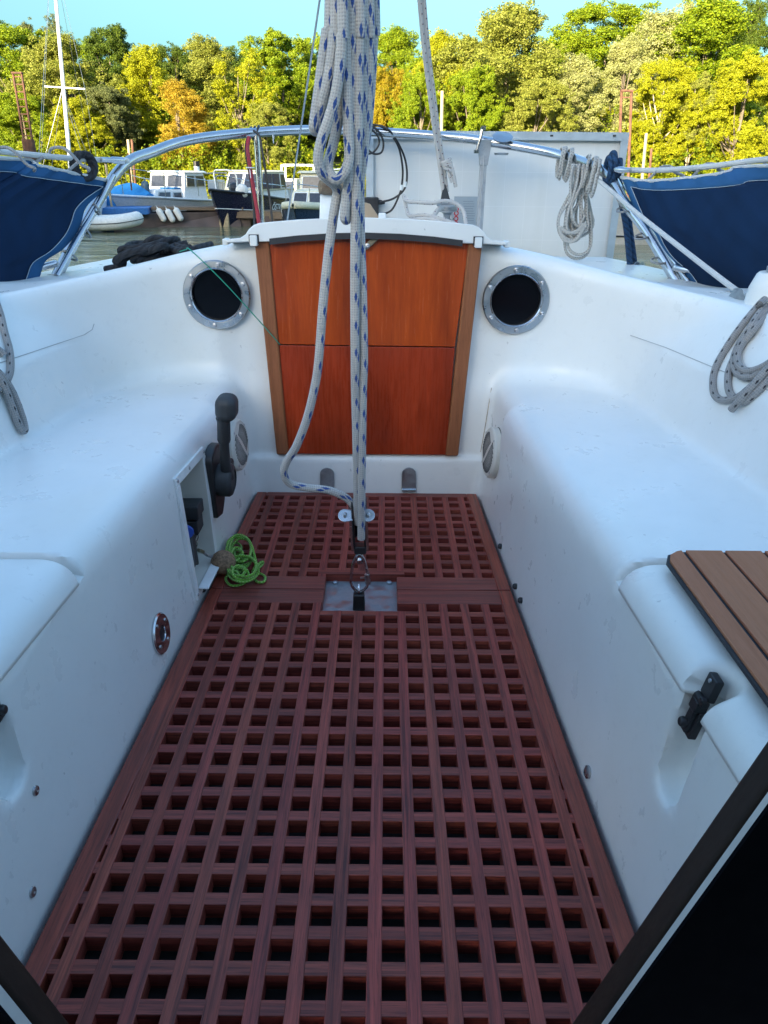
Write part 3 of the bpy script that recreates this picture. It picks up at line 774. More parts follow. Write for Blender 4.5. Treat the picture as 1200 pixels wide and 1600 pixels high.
mb = MB(); c = P(785, 217, Y=3.70); mb.lathe([(.0001, 0), (.042, .004), (.046, .010), (.0001, .014)], c, V((.0, -.5, .87)), 20, caps=False); mb.lathe([(.03, -.03), (.034, -.022), (.0001, -.02)], c+V((0, .0, -.035)), V((0, 0, 1)), 16); mb.build('fairlead_plate', M['steel_dull'], push)
for (x, y) in ((1003, 352), (1048, 414), (1065, 436)):
    pass
# lifelines
def lifeline(pts, r, mat):
    mb = MB(); mb.tube(spline(pts, 6), r, 10, uvs=False); return mb.build('lifeline', mat, yacht)
KL, KR = P(200, 251, Y=3.29), P(953, 265, Y=3.31)
LL = [KL, P(120, 248, Y=3.08), P(40, 241, Y=2.88), P(0, 237, Y=2.78), V((-1.42, 2.2, 1.075)), V((-1.48, 1.2, 1.08)), V((-1.5, 0, 1.08))]
LR = [KR, P(1030, 266, Y=3.12), P(1110, 260, Y=2.92), P(1200, 249, Y=2.72), V((1.32, 2.2, 1.06)), V((1.38, 1.2, 1.06)), V((1.4, 0, 1.06))]
l1_ = lifeline(LL, .010, M['whiteline']); l2_ = lifeline(LR, .010, M['whiteline'])
LL2 = [P(92, 411, Y=2.95), P(40, 424, Y=2.84), P(0, 430, Y=2.75), V((-1.45, 2.2, .70)), V((-1.5, .5, .7))]
LR2 = [P(1046, 417, Y=2.94), P(1095, 427, Y=2.86), P(1200, 440, Y=2.66), V((1.33, 2.2, .70)), V((1.38, .5, .7))]
l3_ = lifeline(LL2, .006, M['whiteline']); l4_ = lifeline(LR2, .006, M['whiteline'])
for ln, q, Y in ((l1_, [(192, 251), (158, 249)], 3.24), (l3_, [(86, 412), (48, 422)], 2.90), (l4_, [(1056, 418), (1088, 425)], 2.90), (l2_, [(960, 265), (985, 266)], 3.26)):
    a, b = P(*q[0], Y=Y), P(*q[1], Y=Y-.08); mb = MB(); mb.tube([a, a.lerp(b, .05), a.lerp(b, .5), a.lerp(b, .55), b], [.008, .0125, .0125, .0095, .0085], 12, uvs=False); mb.ball(a, .014, 10); mb.build('turnbuckle', M['steel'], ln)
# coaming winch pad and cleat on the right, small fairlead on the left sheet
mb = MB(); q = [P(1174, 466, Y=1.98), P(1192, 432, Y=1.98)]
c = P(1218, 466, Y=1.98)
mb.lathe([(.085, -.03), (.078, .03), (.066, .062), (.060, .068), (.0001, .07)], c+V((0, .0, -.005)), V((0, 0, 1)), 32, caps=False); wp = mb.build('winch_pad', M['gel'], yacht)
mb = MB(); mb.lathe([(.045, .0), (.045, .012), (.032, .02), (.030, .05), (.040, .062), (.040, .07), (.0001, .072)], c+V((0, 0, .065)), V((0, 0, 1)), 28, caps=False); mb.build('winch_drum', M['steel_dull'], wp)
mb = MB(); a, b = P(1140, 468, Y=2.1), P(1166, 468, Y=2.06)
mb.hexa([a+V((-.01, -.02, -.02)), b+V((0.0, -.02, -.02)), b+V((0, .02, -.02)), a+V((-.01, .02, -.02)), a+V((.012, -.012, .030)), b+V((-.022, -.012, .030)), b+V((-.022, .012, .030)), a+V((.012, .012, .030))]); mb.build('jam_cleat', M['alu'], yacht, bevel=.004)
# ------------------------------------------------------------------ hatch boards
def board(q, mat, label):
    mb = MB(); pts = [P(x, y, Y=2.3415) for x, y in q]; mb.prism(pts, (0, .016, 0))
    o = mb.build('washboard', mat, None, bevel=.002); return props(o, label, 'hatch board')
top = [(419 + (733-419)*k/10, 371 + .012*(419+(733-419)*k/10-419) - 0*k) for k in range(11)]
wb = board([(436, 538.0), (711, 542.0), (733, 378)] + [(x, 375.0-9*math.sin(PI*(x-419)/314)+.012*(x-419)) for x, y in top[::-1][1:-1]] + [(419, 374)], M['maho_up'], 'upper orange brown mahogany hatch board with a brass turn latch')
lb_ = board([(450, 709), (697, 711), (711, 543.6), (436, 539.6)], M['maho_low'], 'lower dark red mahogany hatch board behind the hanging sheet')
mb = MB(); a, b = P(574, 384, Y=2.332), P(588, 371, Y=2.332); d = (b-a).normalized(); sd = V((0, 1, 0)).cross(d)
mb.prism([a-d*.010+sd*.008, b+d*.006+sd*.008, b+d*.006-sd*.008, a-d*.010-sd*.008], (0, -.006, 0)); tl = mb.build('turn_latch', M['bronze'], wb, bevel=.002)
screw_head(a+V((0, -.006, 0)), V((0, -1, 0)), .008, par=tl)
# ------------------------------------------------------------------ teak gratings
GX0, PITCHG, HOLE = -.4250, .0535, .0320
SL = PITCHG-HOLE
def grating(y0, y1, rows_y, label, cut, front_board, back_board):
    g = thing('floor_grating', (CX, (y0+y1)/2, -.03), label, 'grating')
    fw = .034; T = .030
    def slat_box(b, x0, x1, a0, a1, top):
        b.hexa([V((x0, a0, top-T)), V((x1, a0, top-T)), V((x1, a1, top-T)), V((x0, a1, top-T)), V((x0, a0, top)), V((x1, a0, top)), V((x1, a1, top)), V((x0, a1, top))])
    lng = MB(); crs = MB()
    for k in range(-3, 18):
        x0 = GX0 + PITCHG*k - SL; x1 = x0 + SL; xm = max(abs(x0-CX), abs(x1-CX)); xn = min(abs(x0-CX), abs(x1-CX))
        # keep the part of the slat inside the tapered outline
        ymax = 2.35 - (xm+.003 - .376)/.033
        e1 = min(y1-back_board+.002, ymax); e0 = y0+front_board-.002
        if e1 - e0 < .05: continue
        segs = [(e0, e1)]
        if cut and x1 > cut[0] and x0 < cut[1]:
            segs = [(a, b) for a, b in ((e0, min(e1, cut[2]-.001)), (max(e0, cut[3]+.001), e1)) if b-a > .01]
        for a, b in segs: slat_box(lng, x0+random.uniform(-.0004, .0004), x1+random.uniform(-.0004, .0004), a, b, -.0012+random.uniform(-.0003, .0003))
    for yr in rows_y:
        hwid = grate_half(yr)-.006
        xs = [(CX-hwid, CX+hwid)]
        if cut and yr+SL > cut[2] and yr < cut[3]: xs = [(CX-hwid, cut[0]-.001), (cut[1]+.001, CX+hwid)]
        for a, b in xs: slat_box(crs, a, b, yr, yr+SL, -.0022+random.uniform(-.0003, .0003))
    if y1 > 2: slat_box(crs, cut[0]-SL, cut[1]+SL, 1.7715, 1.792, -.0004)
    lng.build('long_slats', M['grate_y'], g, bevel=.0012, seg=1); crs.build('cross_slats', M['grate_x'], g, bevel=.0012, seg=1)
    for s in (-1, 1):
        b = MB(); p = [V((CX+s*(grate_half(y0)), y0, 0)), V((CX+s*grate_half(y1), y1, 0)), V((CX+s*(grate_half(y1)-fw), y1, 0)), V((CX+s*(grate_half(y0)-fw), y0, 0))]
        b.prism([q-V((0, 0, T+.001)) for q in p], (0, 0, T+.001)); b.build('side_rail', M['grate_f'], g, bevel=.003, seg=2)
    for (a0, a1, nm) in ((y0, y0+front_board, 'front'), (y1-back_board, y1, 'back')):
        spans = [(CX-grate_half(a0)+fw+.0006, CX+grate_half(a0)-fw-.0006)]
        if cut and a1 > cut[2] and a0 < cut[3]: spans = [(spans[0][0], cut[0]), (cut[1], spans[0][1])]
        for x0, x1 in spans:
            b = MB(); b.box(((x0+x1)/2, (a0+a1)/2, -T/2-.0004), (x1-x0, a1-a0, T)); b.build('end_board', M['grate_b'], g, bevel=.002, seg=1)
    return g
YR0 = 1.5868; CUT = (-.156, .036, YR0, 1.772)
#                                   # near edge of the first row of holes
grating(.32, 1.689, [YR0 - PITCHG*k - SL for k in range(-0, 24)] , 'long dark red hardwood grating on the cockpit floor in the foreground', CUT, .03, .068)
grating(1.693, 2.338, [1.756 + .0524*k - SL for k in range(1, 11)], 'short dark red hardwood grating between the metal plate and the hatch boards', CUT, .065, .030)
# ------------------------------------------------------------------ solar panel
sp_ = thing('solar_panel', (P(780, 420, Y=3.95).x, 3.95, .55), 'large solar panel seen from its grey white back, hung on the stern rail', 'solar panel')
pA = P(983, 207, Y=3.95); xL = P(572, 300, Y=3.95).x; zt, zb = pA.z, P(953, 420, Y=3.95).z-.004; xR = pA.x
mb = MB(); mb.box(((xL+xR)/2, 3.972, (zt+zb)/2), (xR-xL-.01, .006, zt-zb-.01)); mb.build('back_sheet', M['backsheet'], sp_)
mb = MB(); fwid = .034; dep = .04
for (x0, x1, z0, z1) in ((xL, xR, zt-.006, zt), (xL, xR, zb, zb+.006), (xL, xL+.006, zb, zt), (xR-.006, xR, zb, zt)):
    mb.box(((x0+x1)/2, 3.965, (z0+z1)/2), (x1-x0, dep+.002*(z1-z0 > .1), z1-z0))
mb.box(((xL+xR)/2, 3.9445, zt-.018), (xR-xL, .003, .036)); mb.box(((xL+xR)/2, 3.9445, zb+.014), (xR-xL, .003, .028))
mb.box((xL+.018, 3.9447, (zt+zb)/2), (.036, .0026, zt-zb-.06)); mb.box((xR-.018, 3.9447, (zt+zb)/2), (.036, .0026, zt-zb-.06))
mb.build('frame', M['panelframe'], sp_)
for x, y in ((862, 212), (960, 212)):
    b = MB(); q = P(x, y, Y=3.942); b.box(q, (.014, .004, .008)); b.build('mounting_slot', M['greyblack'], sp_)
mb = MB(); q0, q1 = P(710, 307, Y=3.962), P(747, 352, Y=3.962); c = (q0+q1)/2
mb.box((c.x, 3.9645, c.z-.01), (abs(q1.x-q0.x), .003, abs(q1.z-q0.z)+.02)); stk = mb.build('data_label', M['sticker'], sp_)
mb = MB()
for k in range(9):
    zz = q0.z-.022-.011*k; xx = c.x+random.uniform(-.006, .012); mb.box((xx+.012, 3.9622, zz), (random.uniform(.05, .075), .001, .0028))
mb.build('label_print', M['textgrey'], stk)
text_mesh('red_print', 'COOO', M['red'], .03, Matrix.Translation((q0.x+.012, 3.9618, P(713, 338, Y=3.962).z)) @ Matrix.Rotation(PI/2, 4, 'Y') @ Matrix.Rotation(PI/2, 4, 'X'), stk, bold=.0012, extrude=.0005)
mb = MB(); j0, j1 = P(566, 308, Y=3.95), P(590, 350, Y=3.95); mb.box(((j0.x+j1.x)/2-.01, 3.945, (j0.z+j1.z)/2-.01), (abs(j1.x-j0.x)+.03, .05, abs(j1.z-j0.z)+.02))
jb = mb.build('junction_box', M['black'], sp_, bevel=.006)
for y in (316, 336):
    mb = MB(); q = P(592, y, Y=3.94); mb.lathe([(.011, -.01), (.011, .012), (.008, .022), (.006, .03)], q, V((1, 0, -.05)), 12); mb.build('cable_gland', M['black'], jb)
cb = []
for q in ([(594, 316), (615, 310), (632, 295), (636, 270), (630, 240), (612, 208), (596, 197), (578, 196)], [(594, 336), (612, 328), (624, 304), (628, 288), (629, 262), (622, 228), (604, 203), (585, 195), (574, 198)]):
    mb = MB(); mb.tube(spline([P(x, y, Y=3.88 - (.07 if y < 225 else 0)) for x, y in q], 6), .0048, 8, uvs=False); mb.build('power_cable', M['cable'], sp_)
for q in ([(578, 200), (590, 212), (592, 225), (583, 238), (570, 241)], [(580, 196), (592, 206), (599, 222), (596, 238), (583, 240), (573, 230), (571, 218)]):
    mb = MB(); mb.tube(spline([P(x, y, Y=3.80) for x, y in q], 6), .0046, 8, uvs=False); mb.build('power_cable', M['cable'], sp_)
for (x, y) in ((627, 293), (633, 288)):
    mb = MB(); q = P(x, y, Y=3.876); mb.tube([q+V((0, 0, -.012)), q+V((.001, 0, .012))], .007, 8, uvs=False); mb.build('cable_connector', M['textwhite'], sp_)
# ------------------------------------------------------------------ cables tied to the left stanchion
def cable(name, q, r, mat, label, cat, k=6, n=8):
    mb = MB(); mb.tube(spline([P(x, y, Y=Y) for x, y, Y in q], k), r, n); return loose(name, mb, mat, label, cat)
cable('cable', [(389, 214, 3.68), (387, 232, 3.66), (391, 262, 3.65), (397, 300, 3.64), (402, 330, 3.63), (405, 352, 3.62)], .009, M['redcable'], 'dark red cable tied along the left rail stanchion', 'cable')
cable('cable', [(386, 218, 3.69), (384, 236, 3.67), (389, 266, 3.66), (394, 300, 3.65), (397, 330, 3.64), (398, 354, 3.62)], .006, M['cable'], 'thick black cable beside the red one on the stanchion', 'cable')
cable('cord', [(396, 204, 3.66), (405, 212, 3.65), (409, 232, 3.64), (415, 268, 3.63), (421, 308, 3.62), (426, 348, 3.60)], .0052, M['cable'], 'black shock cord hanging from the rail just right of the stanchion', 'cord')
mb = MB()
for k in range(3):
    c = P(391+6*k, 209-1*k, Y=3.74); mb.tube([c+V((.006*math.sin(a)*1.0, math.cos(a)*.026, math.sin(a)*.026)) for a in [2*PI*i/16 for i in range(16)]], .005, 6, closed=True, uvs=False)
loose('lashing', mb, M['cable'], 'black lashing wound round the rail above the red cable', 'lashing')
for (x, y, Y) in ((427, 207, 3.77), (391, 262, 3.645)):
    mb = MB(); c = P(x, y, Y=Y); rr = .025 if y < 230 else .018
    mb.tube([c+V((.004*math.sin(2*a), math.cos(a)*rr, math.sin(a)*rr)) if y < 230 else c+V((math.cos(a)*rr, math.sin(a)*rr, 0)) for a in [2*PI*i/16 for i in range(16)]], .0028, 6, closed=True, uvs=False)
    mb.bar(c+V((0, -rr, -rr*.4)), c+V((.003, -rr-.004, -rr*.4-.035)), .003, .003)
    loose('cable_tie', mb, M['textwhite'], 'white cable tie on the stern rail left of the hanging rope' if y < 230 else 'white cable tie holding the red cable to the stanchion', 'cable tie')
# ================================================================== ropes and canvas
def hit(px, py, off=.012, f=solid0):
    d = (P(px, py, Y=1.0)-EYE).normalized(); t = .5
    for _ in range(90):
        p = EYE + d*t
        s = float(f(np.array([p.x]), np.array([p.y]), np.array([p.z]))[0])
        if s < .0008 or t > 5: break
        t += s*.7
    return EYE + d*(t-off)
c4 = lambda x, y, Y: P(470+x/5.333, y/5.333, Y=Y)
c5 = lambda x, y, Y: P(470+x/5.333, 260+y/5.333, Y=Y)
c6 = lambda x, y, Y: P(430+x/3.808, 540+y/3.81, Y=Y)
RR = .0094
mb = MB()
def strand(pts, u0=0.0, r=RR, k=7):
    top = pts[0]
    mb.tube(spline(pts, k), r, 14, uv0=u0)
def up(p, dx=0, dz=.60): return p + V((dx, .02, dz))
A = [c4(245, -60, 1.500), c4(215, 250, 1.498), c4(180, 520, 1.496), c4(143, 800, 1.494), c4(112, 1020, 1.494), c4(112, 1075, 1.505), c4(128, 1085, 1.522), c4(160, 1000, 1.532), c4(190, 860, 1.530), c4(238, 600, 1.522), c4(275, 350, 1.515), c4(300, -60, 1.510)]
strand([up(A[0], .02)] + A + [up(A[-1], .01)], .013)
A2 = [c4(290, -60, 1.492), c4(275, 280, 1.490), c4(250, 520, 1.488), c4(212, 720, 1.488), c4(165, 900, 1.494), c4(135, 1035, 1.502), c4(140, 1070, 1.52), c4(170, 1010, 1.545), c4(330, 300, 1.545), c4(360, -60, 1.54)]
strand([up(A2[0], .01)] + A2 + [up(A2[-1])], .034)
B = [c4(345, -60, 1.480), c4(340, 300, 1.478), c4(325, 550, 1.476), c4(288, 800, 1.474), c4(230, 1000, 1.472), c4(172, 1170, 1.472), c4(145, 1320, 1.474), c4(168, 1430, 1.480), c4(225, 1492, 1.496), c4(280, 1540, 1.515), c5(305, 210, 1.528), c5(290, 300, 1.53), c5(262, 480, 1.532), c5(225, 760, 1.535), c5(185, 1150, 1.54), c5(150, 1600, 1.55),
     c6(238, 230, 1.56), c6(190, 430, 1.57), c6(125, 600, 1.585), c6(68, 690, 1.60), c6(52, 762, 1.61), c6(90, 822, 1.622), c6(190, 846, 1.63), c6(320, 862, 1.635), c6(420, 905, 1.64), c6(478, 965, 1.642)]
strand([up(B[0], -.01)] + B, .05)
C = [c4(400, -60, 1.535), c4(390, 300, 1.53), c4(360, 600, 1.528), c4(320, 950, 1.52), c4(270, 1200, 1.508), c4(230, 1350, 1.498), c4(242, 1448, 1.490), c4(300, 1495, 1.486), c4(365, 1430, 1.488), c4(402, 1310, 1.492), c4(394, 1100, 1.494), c4(384, 750, 1.494), c4(372, 300, 1.494), c4(362, -60, 1.496)]
strand([up(C[0])] + C + [up(C[-1])], .02)
D = [c4(420, -60, 1.500), c4(424, 500, 1.502), c4(424, 900, 1.505), c4(416, 1300, 1.508), c4(398, 1540, 1.510), c5(382, 220, 1.512), c5(366, 400, 1.512), c5(372, 440, 1.520), c5(382, 425, 1.538), c5(392, 250, 1.545), c5(420, 0, 1.545), c4(440, 900, 1.545), c4(450, 400, 1.54), c4(455, -60, 1.54)]
strand([up(D[0])] + D + [up(D[-1])], .041)
Em = [c4(490, -60, 1.500), c4(486, 300, 1.502), c4(480, 700, 1.504), c4(472, 1200, 1.508), c5(462, 80, 1.512), c5(455, 500, 1.520), c5(450, 1000, 1.535), c5(452, 1600, 1.555), c6(476, 250, 1.570), c6(482, 500, 1.588), c6(486, 750, 1.606), c6(490, 950, 1.622), c6(492, 1060, 1.636)]
strand([up(Em[0], -.01)] + Em, .0)
Fm = [c4(566, -60, 1.520), c4(568, 300, 1.524), c4(560, 700, 1.528), c4(540, 1050, 1.532), c4(515, 1350, 1.534), c5(492, 150, 1.537), c5(494, 500, 1.542), c5(512, 1000, 1.552), c5(524, 1600, 1.566), c6(521, 250, 1.576), c6(518, 500, 1.588), c6(515, 750, 1.600), c6(513, 950, 1.610), c6(512, 1150, 1.622)]
strand([up(Fm[0], -.02)] + Fm, .027)
Gm = [c4(612, -60, 1.545), c4(604, 250, 1.545), c4(590, 550, 1.545), c4(572, 850, 1.545), c4(548, 1100, 1.545), c4(520, 1300, 1.55), c5(470, 300, 1.56), c5(480, 1000, 1.575), c6(500, 300, 1.60), c6(504, 900, 1.645)]
strand([up(Gm[0], -.03)] + Gm, .05)
mb2 = [c4(520, -60, 1.515), c4(524, 400, 1.52), c4(515, 900, 1.525), c4(500, 1250, 1.535), c5(470, 100, 1.55)]
strand([up(mb2[0], -.01)] + mb2 + [c5(465, 500, 1.57)], .01)
loose('mainsheet_rope', mb, M['sheet'], 'thick white rope with blue flecks hanging in long loops in front of the hatch', 'rope')
mb = MB(); mb.tube([V((-.06, -4.5, 2.02)), V((-.07, 1.9, 1.985))], .055, 16, uvs=False); mb.build('boom', M['alu'], yacht)
# ---- block, shackle and padlock under the rope
blk = thing('sheet_block', P(562, 820, Y=1.64), 'black pulley block with steel cam wings at the lower end of the hanging rope', 'pulley block')
bt, bb_ = P(558, 775, Y=1.645), P(563, 858, Y=1.645); dr = (bt-bb_).normalized(); mid = (bt+bb_)/2
for s in (-1, 1):
    mb = MB(); L = (bt-bb_).length/2; pts = []
    for k in range(24):
        a = 2*PI*k/24; pts.append(mid + dr*(math.sin(a)*L*(1 if abs(math.sin(a)) < .99 else 1)) + V((0, 1, .15)).normalized()*math.cos(a)*.026 + V((s*.0115, 0, 0)))
    mb.prism(pts, (s*.004, 0, 0)); mb.build('cheek', M['black'], blk, bevel=.0015)
mb = MB(); mb.lathe([(.021, -.010), (.017, -.006), (.015, 0), (.017, .006), (.021, .010)], mid-dr*.02, V((1, 0, 0)), 24); mb.build('sheave', M['black'], blk)
for s in (-1, 1):
    mb = MB(); mb.bar(bt+V((s*.0175, -.003, .0)), bb_+V((s*.016, -.003, -.004)), .0022, .012, V((1, 0, 0))); mb.build('side_strap', M['steel'], blk)
mb = MB(); mb.box(bb_+dr*.002, (.030, .030, .022)); mb.build('block_foot', M['black'], blk, bevel=.004)
for s, px_ in ((-1, 539), (1, 575)):
    c = P(px_, 806, Y=1.632); mb = MB(); pts = []
    ex = V((s, 0, 0)); ey = V((0, .75, .66)).normalized()
    for k in range(13):
        a = -PI/2 + PI*k/12; pts.append(c + ex*math.cos(a)*.017 + ey*math.sin(a)*.017)
    pts += [c - ex*.020 + ey*.014, c - ex*.020 - ey*.014]
    n = ex.cross(ey).normalized(); n = n if n.z > 0 else -n
    mb.prism(pts, n*.004); wg = mb.build('cam_wing', M['steel'], blk, bevel=.0012)
    b = MB(); b.lathe([(.006, .004), (.006, .009), (.003, .011)], c, n, 6); b.build('bolt', M['steel_dull'], wg)
mb = MB(); sa, sb_ = P(560, 862, Y=1.640), P(562, 876, Y=1.638); mb.lathe([(.007, -.008), (.009, .004), (.006, .010), (.008, .016), (.008, .034)], sb_, (sa-sb_).normalized(), 14); mb.build('swivel', M['steel'], blk)
shk = thing('snap_shackle', P(562, 900, Y=1.636), 'long oval steel screw shackle between the block and the floor plate', 'shackle')
q = [(561, 866), (553, 877), (549, 898), (549, 912), (555, 922), (564, 924), (573, 917), (576, 904), (572, 886), (568, 873)]
mb = MB(); mb.tube(spline([P(x, y, Y=1.634) for x, y in q], 5, True), .0040, 10, closed=True, uvs=False); mb.build('oval_ring', M['steel'], shk)
mb = MB(); a, b = P(573.5, 897, Y=1.634), P(575, 912, Y=1.634); mb.tube([a, b], .0072, 6, uvs=False); mb.bar(P(563, 903, Y=1.636), P(573, 902, Y=1.636), .004, .004); mb.build('screw_sleeve', M['steel_dull'], shk)
pad = thing('deck_eye', P(562, 952, Z=-.022), 'black square eye bolted to the grey metal floor plate under the shackle', 'deck eye')
e0 = P(561, 951, Z=-.024); mb = MB(); mb.hexa([e0+V((x, y, z)) for z, w in ((0.0, .016), (.046, .014)) for x, y in ((-w, -.012), (w, -.012), (w, .014), (-w, .014))])
mb.build('eye_base', M['black'], pad, bevel=.003)
mb = MB(); mb.tube(spline([e0+V((0, -.002, .038)), e0+V((0, -.006, .056)), e0+V((0, .004, .068)), e0+V((0, .014, .056)), e0+V((0, .012, .038))], 5), .0035, 8, uvs=False); mb.build('eye_loop', M['steel'], pad)
# ---- stay and lines at the stern
mb = MB()
st = [P(655, -60, Y=3.40), P(660, 20, Y=3.46), P(668, 100, Y=3.54), P(681, 200, Y=3.63), P(690, 262, Y=3.68), P(695, 300, Y=3.70)]
st = [st[0]+V((-.54, -1.35, 5.4)), st[0]+V((-.06, -.15, .6))] + st
mb.tube(spline([p+V((-.006, 0, 0)) for p in st], 6), .0105, 10); mb.tube(spline([p+V((.010, .006, 0)) for p in st], 6), .0095, 10, uv0=.02)
kn = P(699, 258, Y=3.66)
for k in range(4):
    mb.tube([kn+V((.018*math.cos(a)+.004*k-.006, .018*math.sin(a), -.012*k+.016+.008*math.cos(a+k))) for a in [2*PI*i/14 for i in range(14)]], .0075, 8, closed=True)
mb.tube(spline([kn+V((.01, -.01, .01)), P(706, 262, Y=3.65), P(709, 275, Y=3.65), P(712, 292, Y=3.66)], 5), .0085, 8)
mb.tube(spline([kn+V((.0, -.012, 0)), P(702, 272, Y=3.655), P(707, 285, Y=3.655)], 5), .008, 8)
loose('stern_stay', mb, M['backrope'], 'slanting white stay rope with red flecks and a knot, in front of the solar panel', 'rope')
b = thing('stay_fitting', P(698, 335, Y=3.70), 'grey spool shaped fitting where the slanting stay rope meets the stern deck', 'rigging fitting')
mb = MB(); a = P(694, 288, Y=3.70); z0 = P(697, 314, Y=3.70); mb.prism([a+V((-.004, -.012, 0)), a+V((.006, -.012, 0)), z0+V((.02, -.012, 0)), z0+V((-.026, -.012, 0))], (0, .024, 0)); mb.build('wedge', M['greyblack'], b, bevel=.002)
mb = MB(); s0 = P(699, 323, Y=3.70); mb.lathe([(.048, .012), (.05, .008), (.05, .004), (.040, .002), (.040, -.010), (.046, -.012), (.046, -.018), (.030, -.022), (.018, -.03), (.016, -.05), (.022, -.056), (.020, -.075), (.012, -.08)], s0, V((.0, -.12, 1)), 20); mb.build('spool', M['galv'], b)
mb = MB(); c = P(701, 342, Y=3.70); mb.tube([c+V((.02*math.cos(t), 0, .035*math.sin(t))) for t in [2*PI*i/14 for i in range(14)]], .007, 8, closed=True, uvs=False); mb.tube([c, V((c.x, c.y, .70))], .009, 8, uvs=False); mb.build('link', M['steel_dull'], b)
mb = MB()
mb.tube(spline([P(631, 306, Y=3.55), P(636, 314, Y=3.5), P(655, 316, Y=3.45), P(675, 317, Y=3.42), P(695, 314, Y=3.42), P(712, 318, Y=3.42), P(724, 330, Y=3.40), P(728, 350, Y=3.36), P(732, 366, Y=3.3)], 6), .0085, 10)
mb.tube(spline([P(631, 306, Y=3.55), P(635, 325, Y=3.5), P(640, 337, Y=3.45), P(660, 336, Y=3.40), P(680, 340, Y=3.36), P(700, 346, Y=3.32), P(715, 352, Y=3.28)], 6), .0085, 10, uv0=.02)
mb.tube(spline([P(636, 345, Y=3.4), P(655, 342, Y=3.38), P(675, 343, Y=3.36), P(692, 349, Y=3.3)], 6), .0085, 10)
mb.tube(spline([P(676, 340, Y=3.38), P(684, 328, Y=3.42), P(690, 324, Y=3.46)], 6), .010, 10)
loose('deck_line', mb, M['backrope'], 'white rope with red flecks lying loosely on the stern deck behind the hatch', 'rope')
mb = MB(); a, b_ = P(448, 350, Y=3.5), P(501, -10, Y=3.05); mb.tube([a, b_, b_+(b_-a)*7], .0040, 8); loose('wire_stay', mb, M['steel_dull'], 'thin dark wire stay running up left of the hanging rope', 'wire')
t = thing('tiller_head', P(510, 300, Y=3.3), 'weathered wooden tiller head on a white bracket behind the rope loops', 'tiller')
mb = MB(); a, b_ = P(500, 292, Y=3.30), P(560, 297, Y=3.36); d = b_-a
mb.tube([a-d*.03, a, a+d*.12, a+d*.5, b_], [.012, .026, .030, .030, .028], 14, uvs=False); mb.build('wooden_end', wood('weathered tiller wood', (.07, .022, .010), (.30, .25, .17), 'X', .5, .7, 0, 0, .5, 1), t)
mb = MB(); c = P(512, 303, Y=3.34); mb.hexa([c+V((x, y, z)) for z, w in ((-.32, .05), (.0, .03)) for x, y in ((-w, -.02), (w*1.8, -.02), (w*1.8, .03), (-w, .03))]); mb.build('bracket', M['white'], t, bevel=.006)
ck = thing('wooden_chock', P(590, 345, Y=3.2), 'small tan wooden chock with a white clip under the junction box', 'chock')
mb = MB(); c = P(582, 350, Y=3.25); mb.prism([c+V((-.05, 0, -.05)), c+V((.045, 0, -.05)), c+V((.045, 0, .0)), c+V((-.01, 0, .075)), c+V((-.05, 0, .085))], (0, .03, 0)); mb.build('block', plain('bare plywood', (.40, .29, .19), .7), ck, bevel=.002)
mb = MB(); c = P(597, 343, Y=3.24); mb.box(c, (.03, .02, .05)); mb.build('clip', M['white'], ck, bevel=.004)
# ---- pale hank hung on the right of the rail
k4 = lambda x, y, Y: P(840+x/5, 220+y/5, Y=Y)
rs = random.Random(3); mb = MB(); r_ = .0062
RS = spline(RAIL, 8)
def on_rail(px):
    best = min(RS, key=lambda q: abs(600+FPX*(q-EYE).dot(RT)/(q-EYE).dot(FW)-px) + (1e3 if (q.x < 0) else 0)); return best
def wrap(px, n, low, wid):
    for k in range(n):
        c = on_rail(px + wid*(k/(n-1)-.5)); j = rs.uniform(-.006, .006); dn = low*rs.uniform(.85, 1.1)
        pts = []
        for i in range(16):
            a = 2*PI*i/16; zz = math.cos(a)
            pts.append(c + V((rs.uniform(-.002, .002) - .018*math.sin(a/2) + j, math.sin(a)*(.032+.002*k), (.034 if zz > 0 else dn)*zz)))
        mb.tube(spline(pts, 3, True), r_, 8, closed=True, uv0=rs.random())
wrap(886, 7, .085, 17); wrap(931, 7, .095, 15)
for k in range(11):
    x0 = rs.uniform(896, 916); xw = rs.uniform(9, 24); xb = rs.uniform(884, 908) ; yb = rs.uniform(352, 382); Y = 3.46+rs.uniform(-.03, .03)
    if k == 0: xb, yb, xw = 902, 404, 22
    if k == 1: xb, yb, xw = 905, 398, 21
    pts = [P(x0, 258, Y=Y), P(x0-5, 290, Y=Y-.02), P(xb-xw*.8, 335, Y=Y-.03), P(xb-xw*.85, yb-14, Y=Y-.03), P(xb, yb, Y=Y-.02), P(xb+xw*.85, yb-14, Y=Y-.01), P(xb+xw*.8, 335, Y=Y), P(x0+5, 290, Y=Y+.01)]
    mb.tube(spline(pts, 6, True), r_, 8, closed=True, uv0=rs.random())
for k in range(4):
    pts = [P(x+rs.uniform(-3, 3), y+rs.uniform(-3, 3), Y=3.40) for x, y in ((876, 358), (888, 364), (902, 362), (912, 350), (906, 368), (892, 376), (880, 372))]
    mb.tube(spline(pts, 5, True), r_, 8, closed=True)
loose('coiled_rope', mb, M['coilrope'], 'pale grey braided rope hank hung over the rail in front of the solar panel', 'rope')
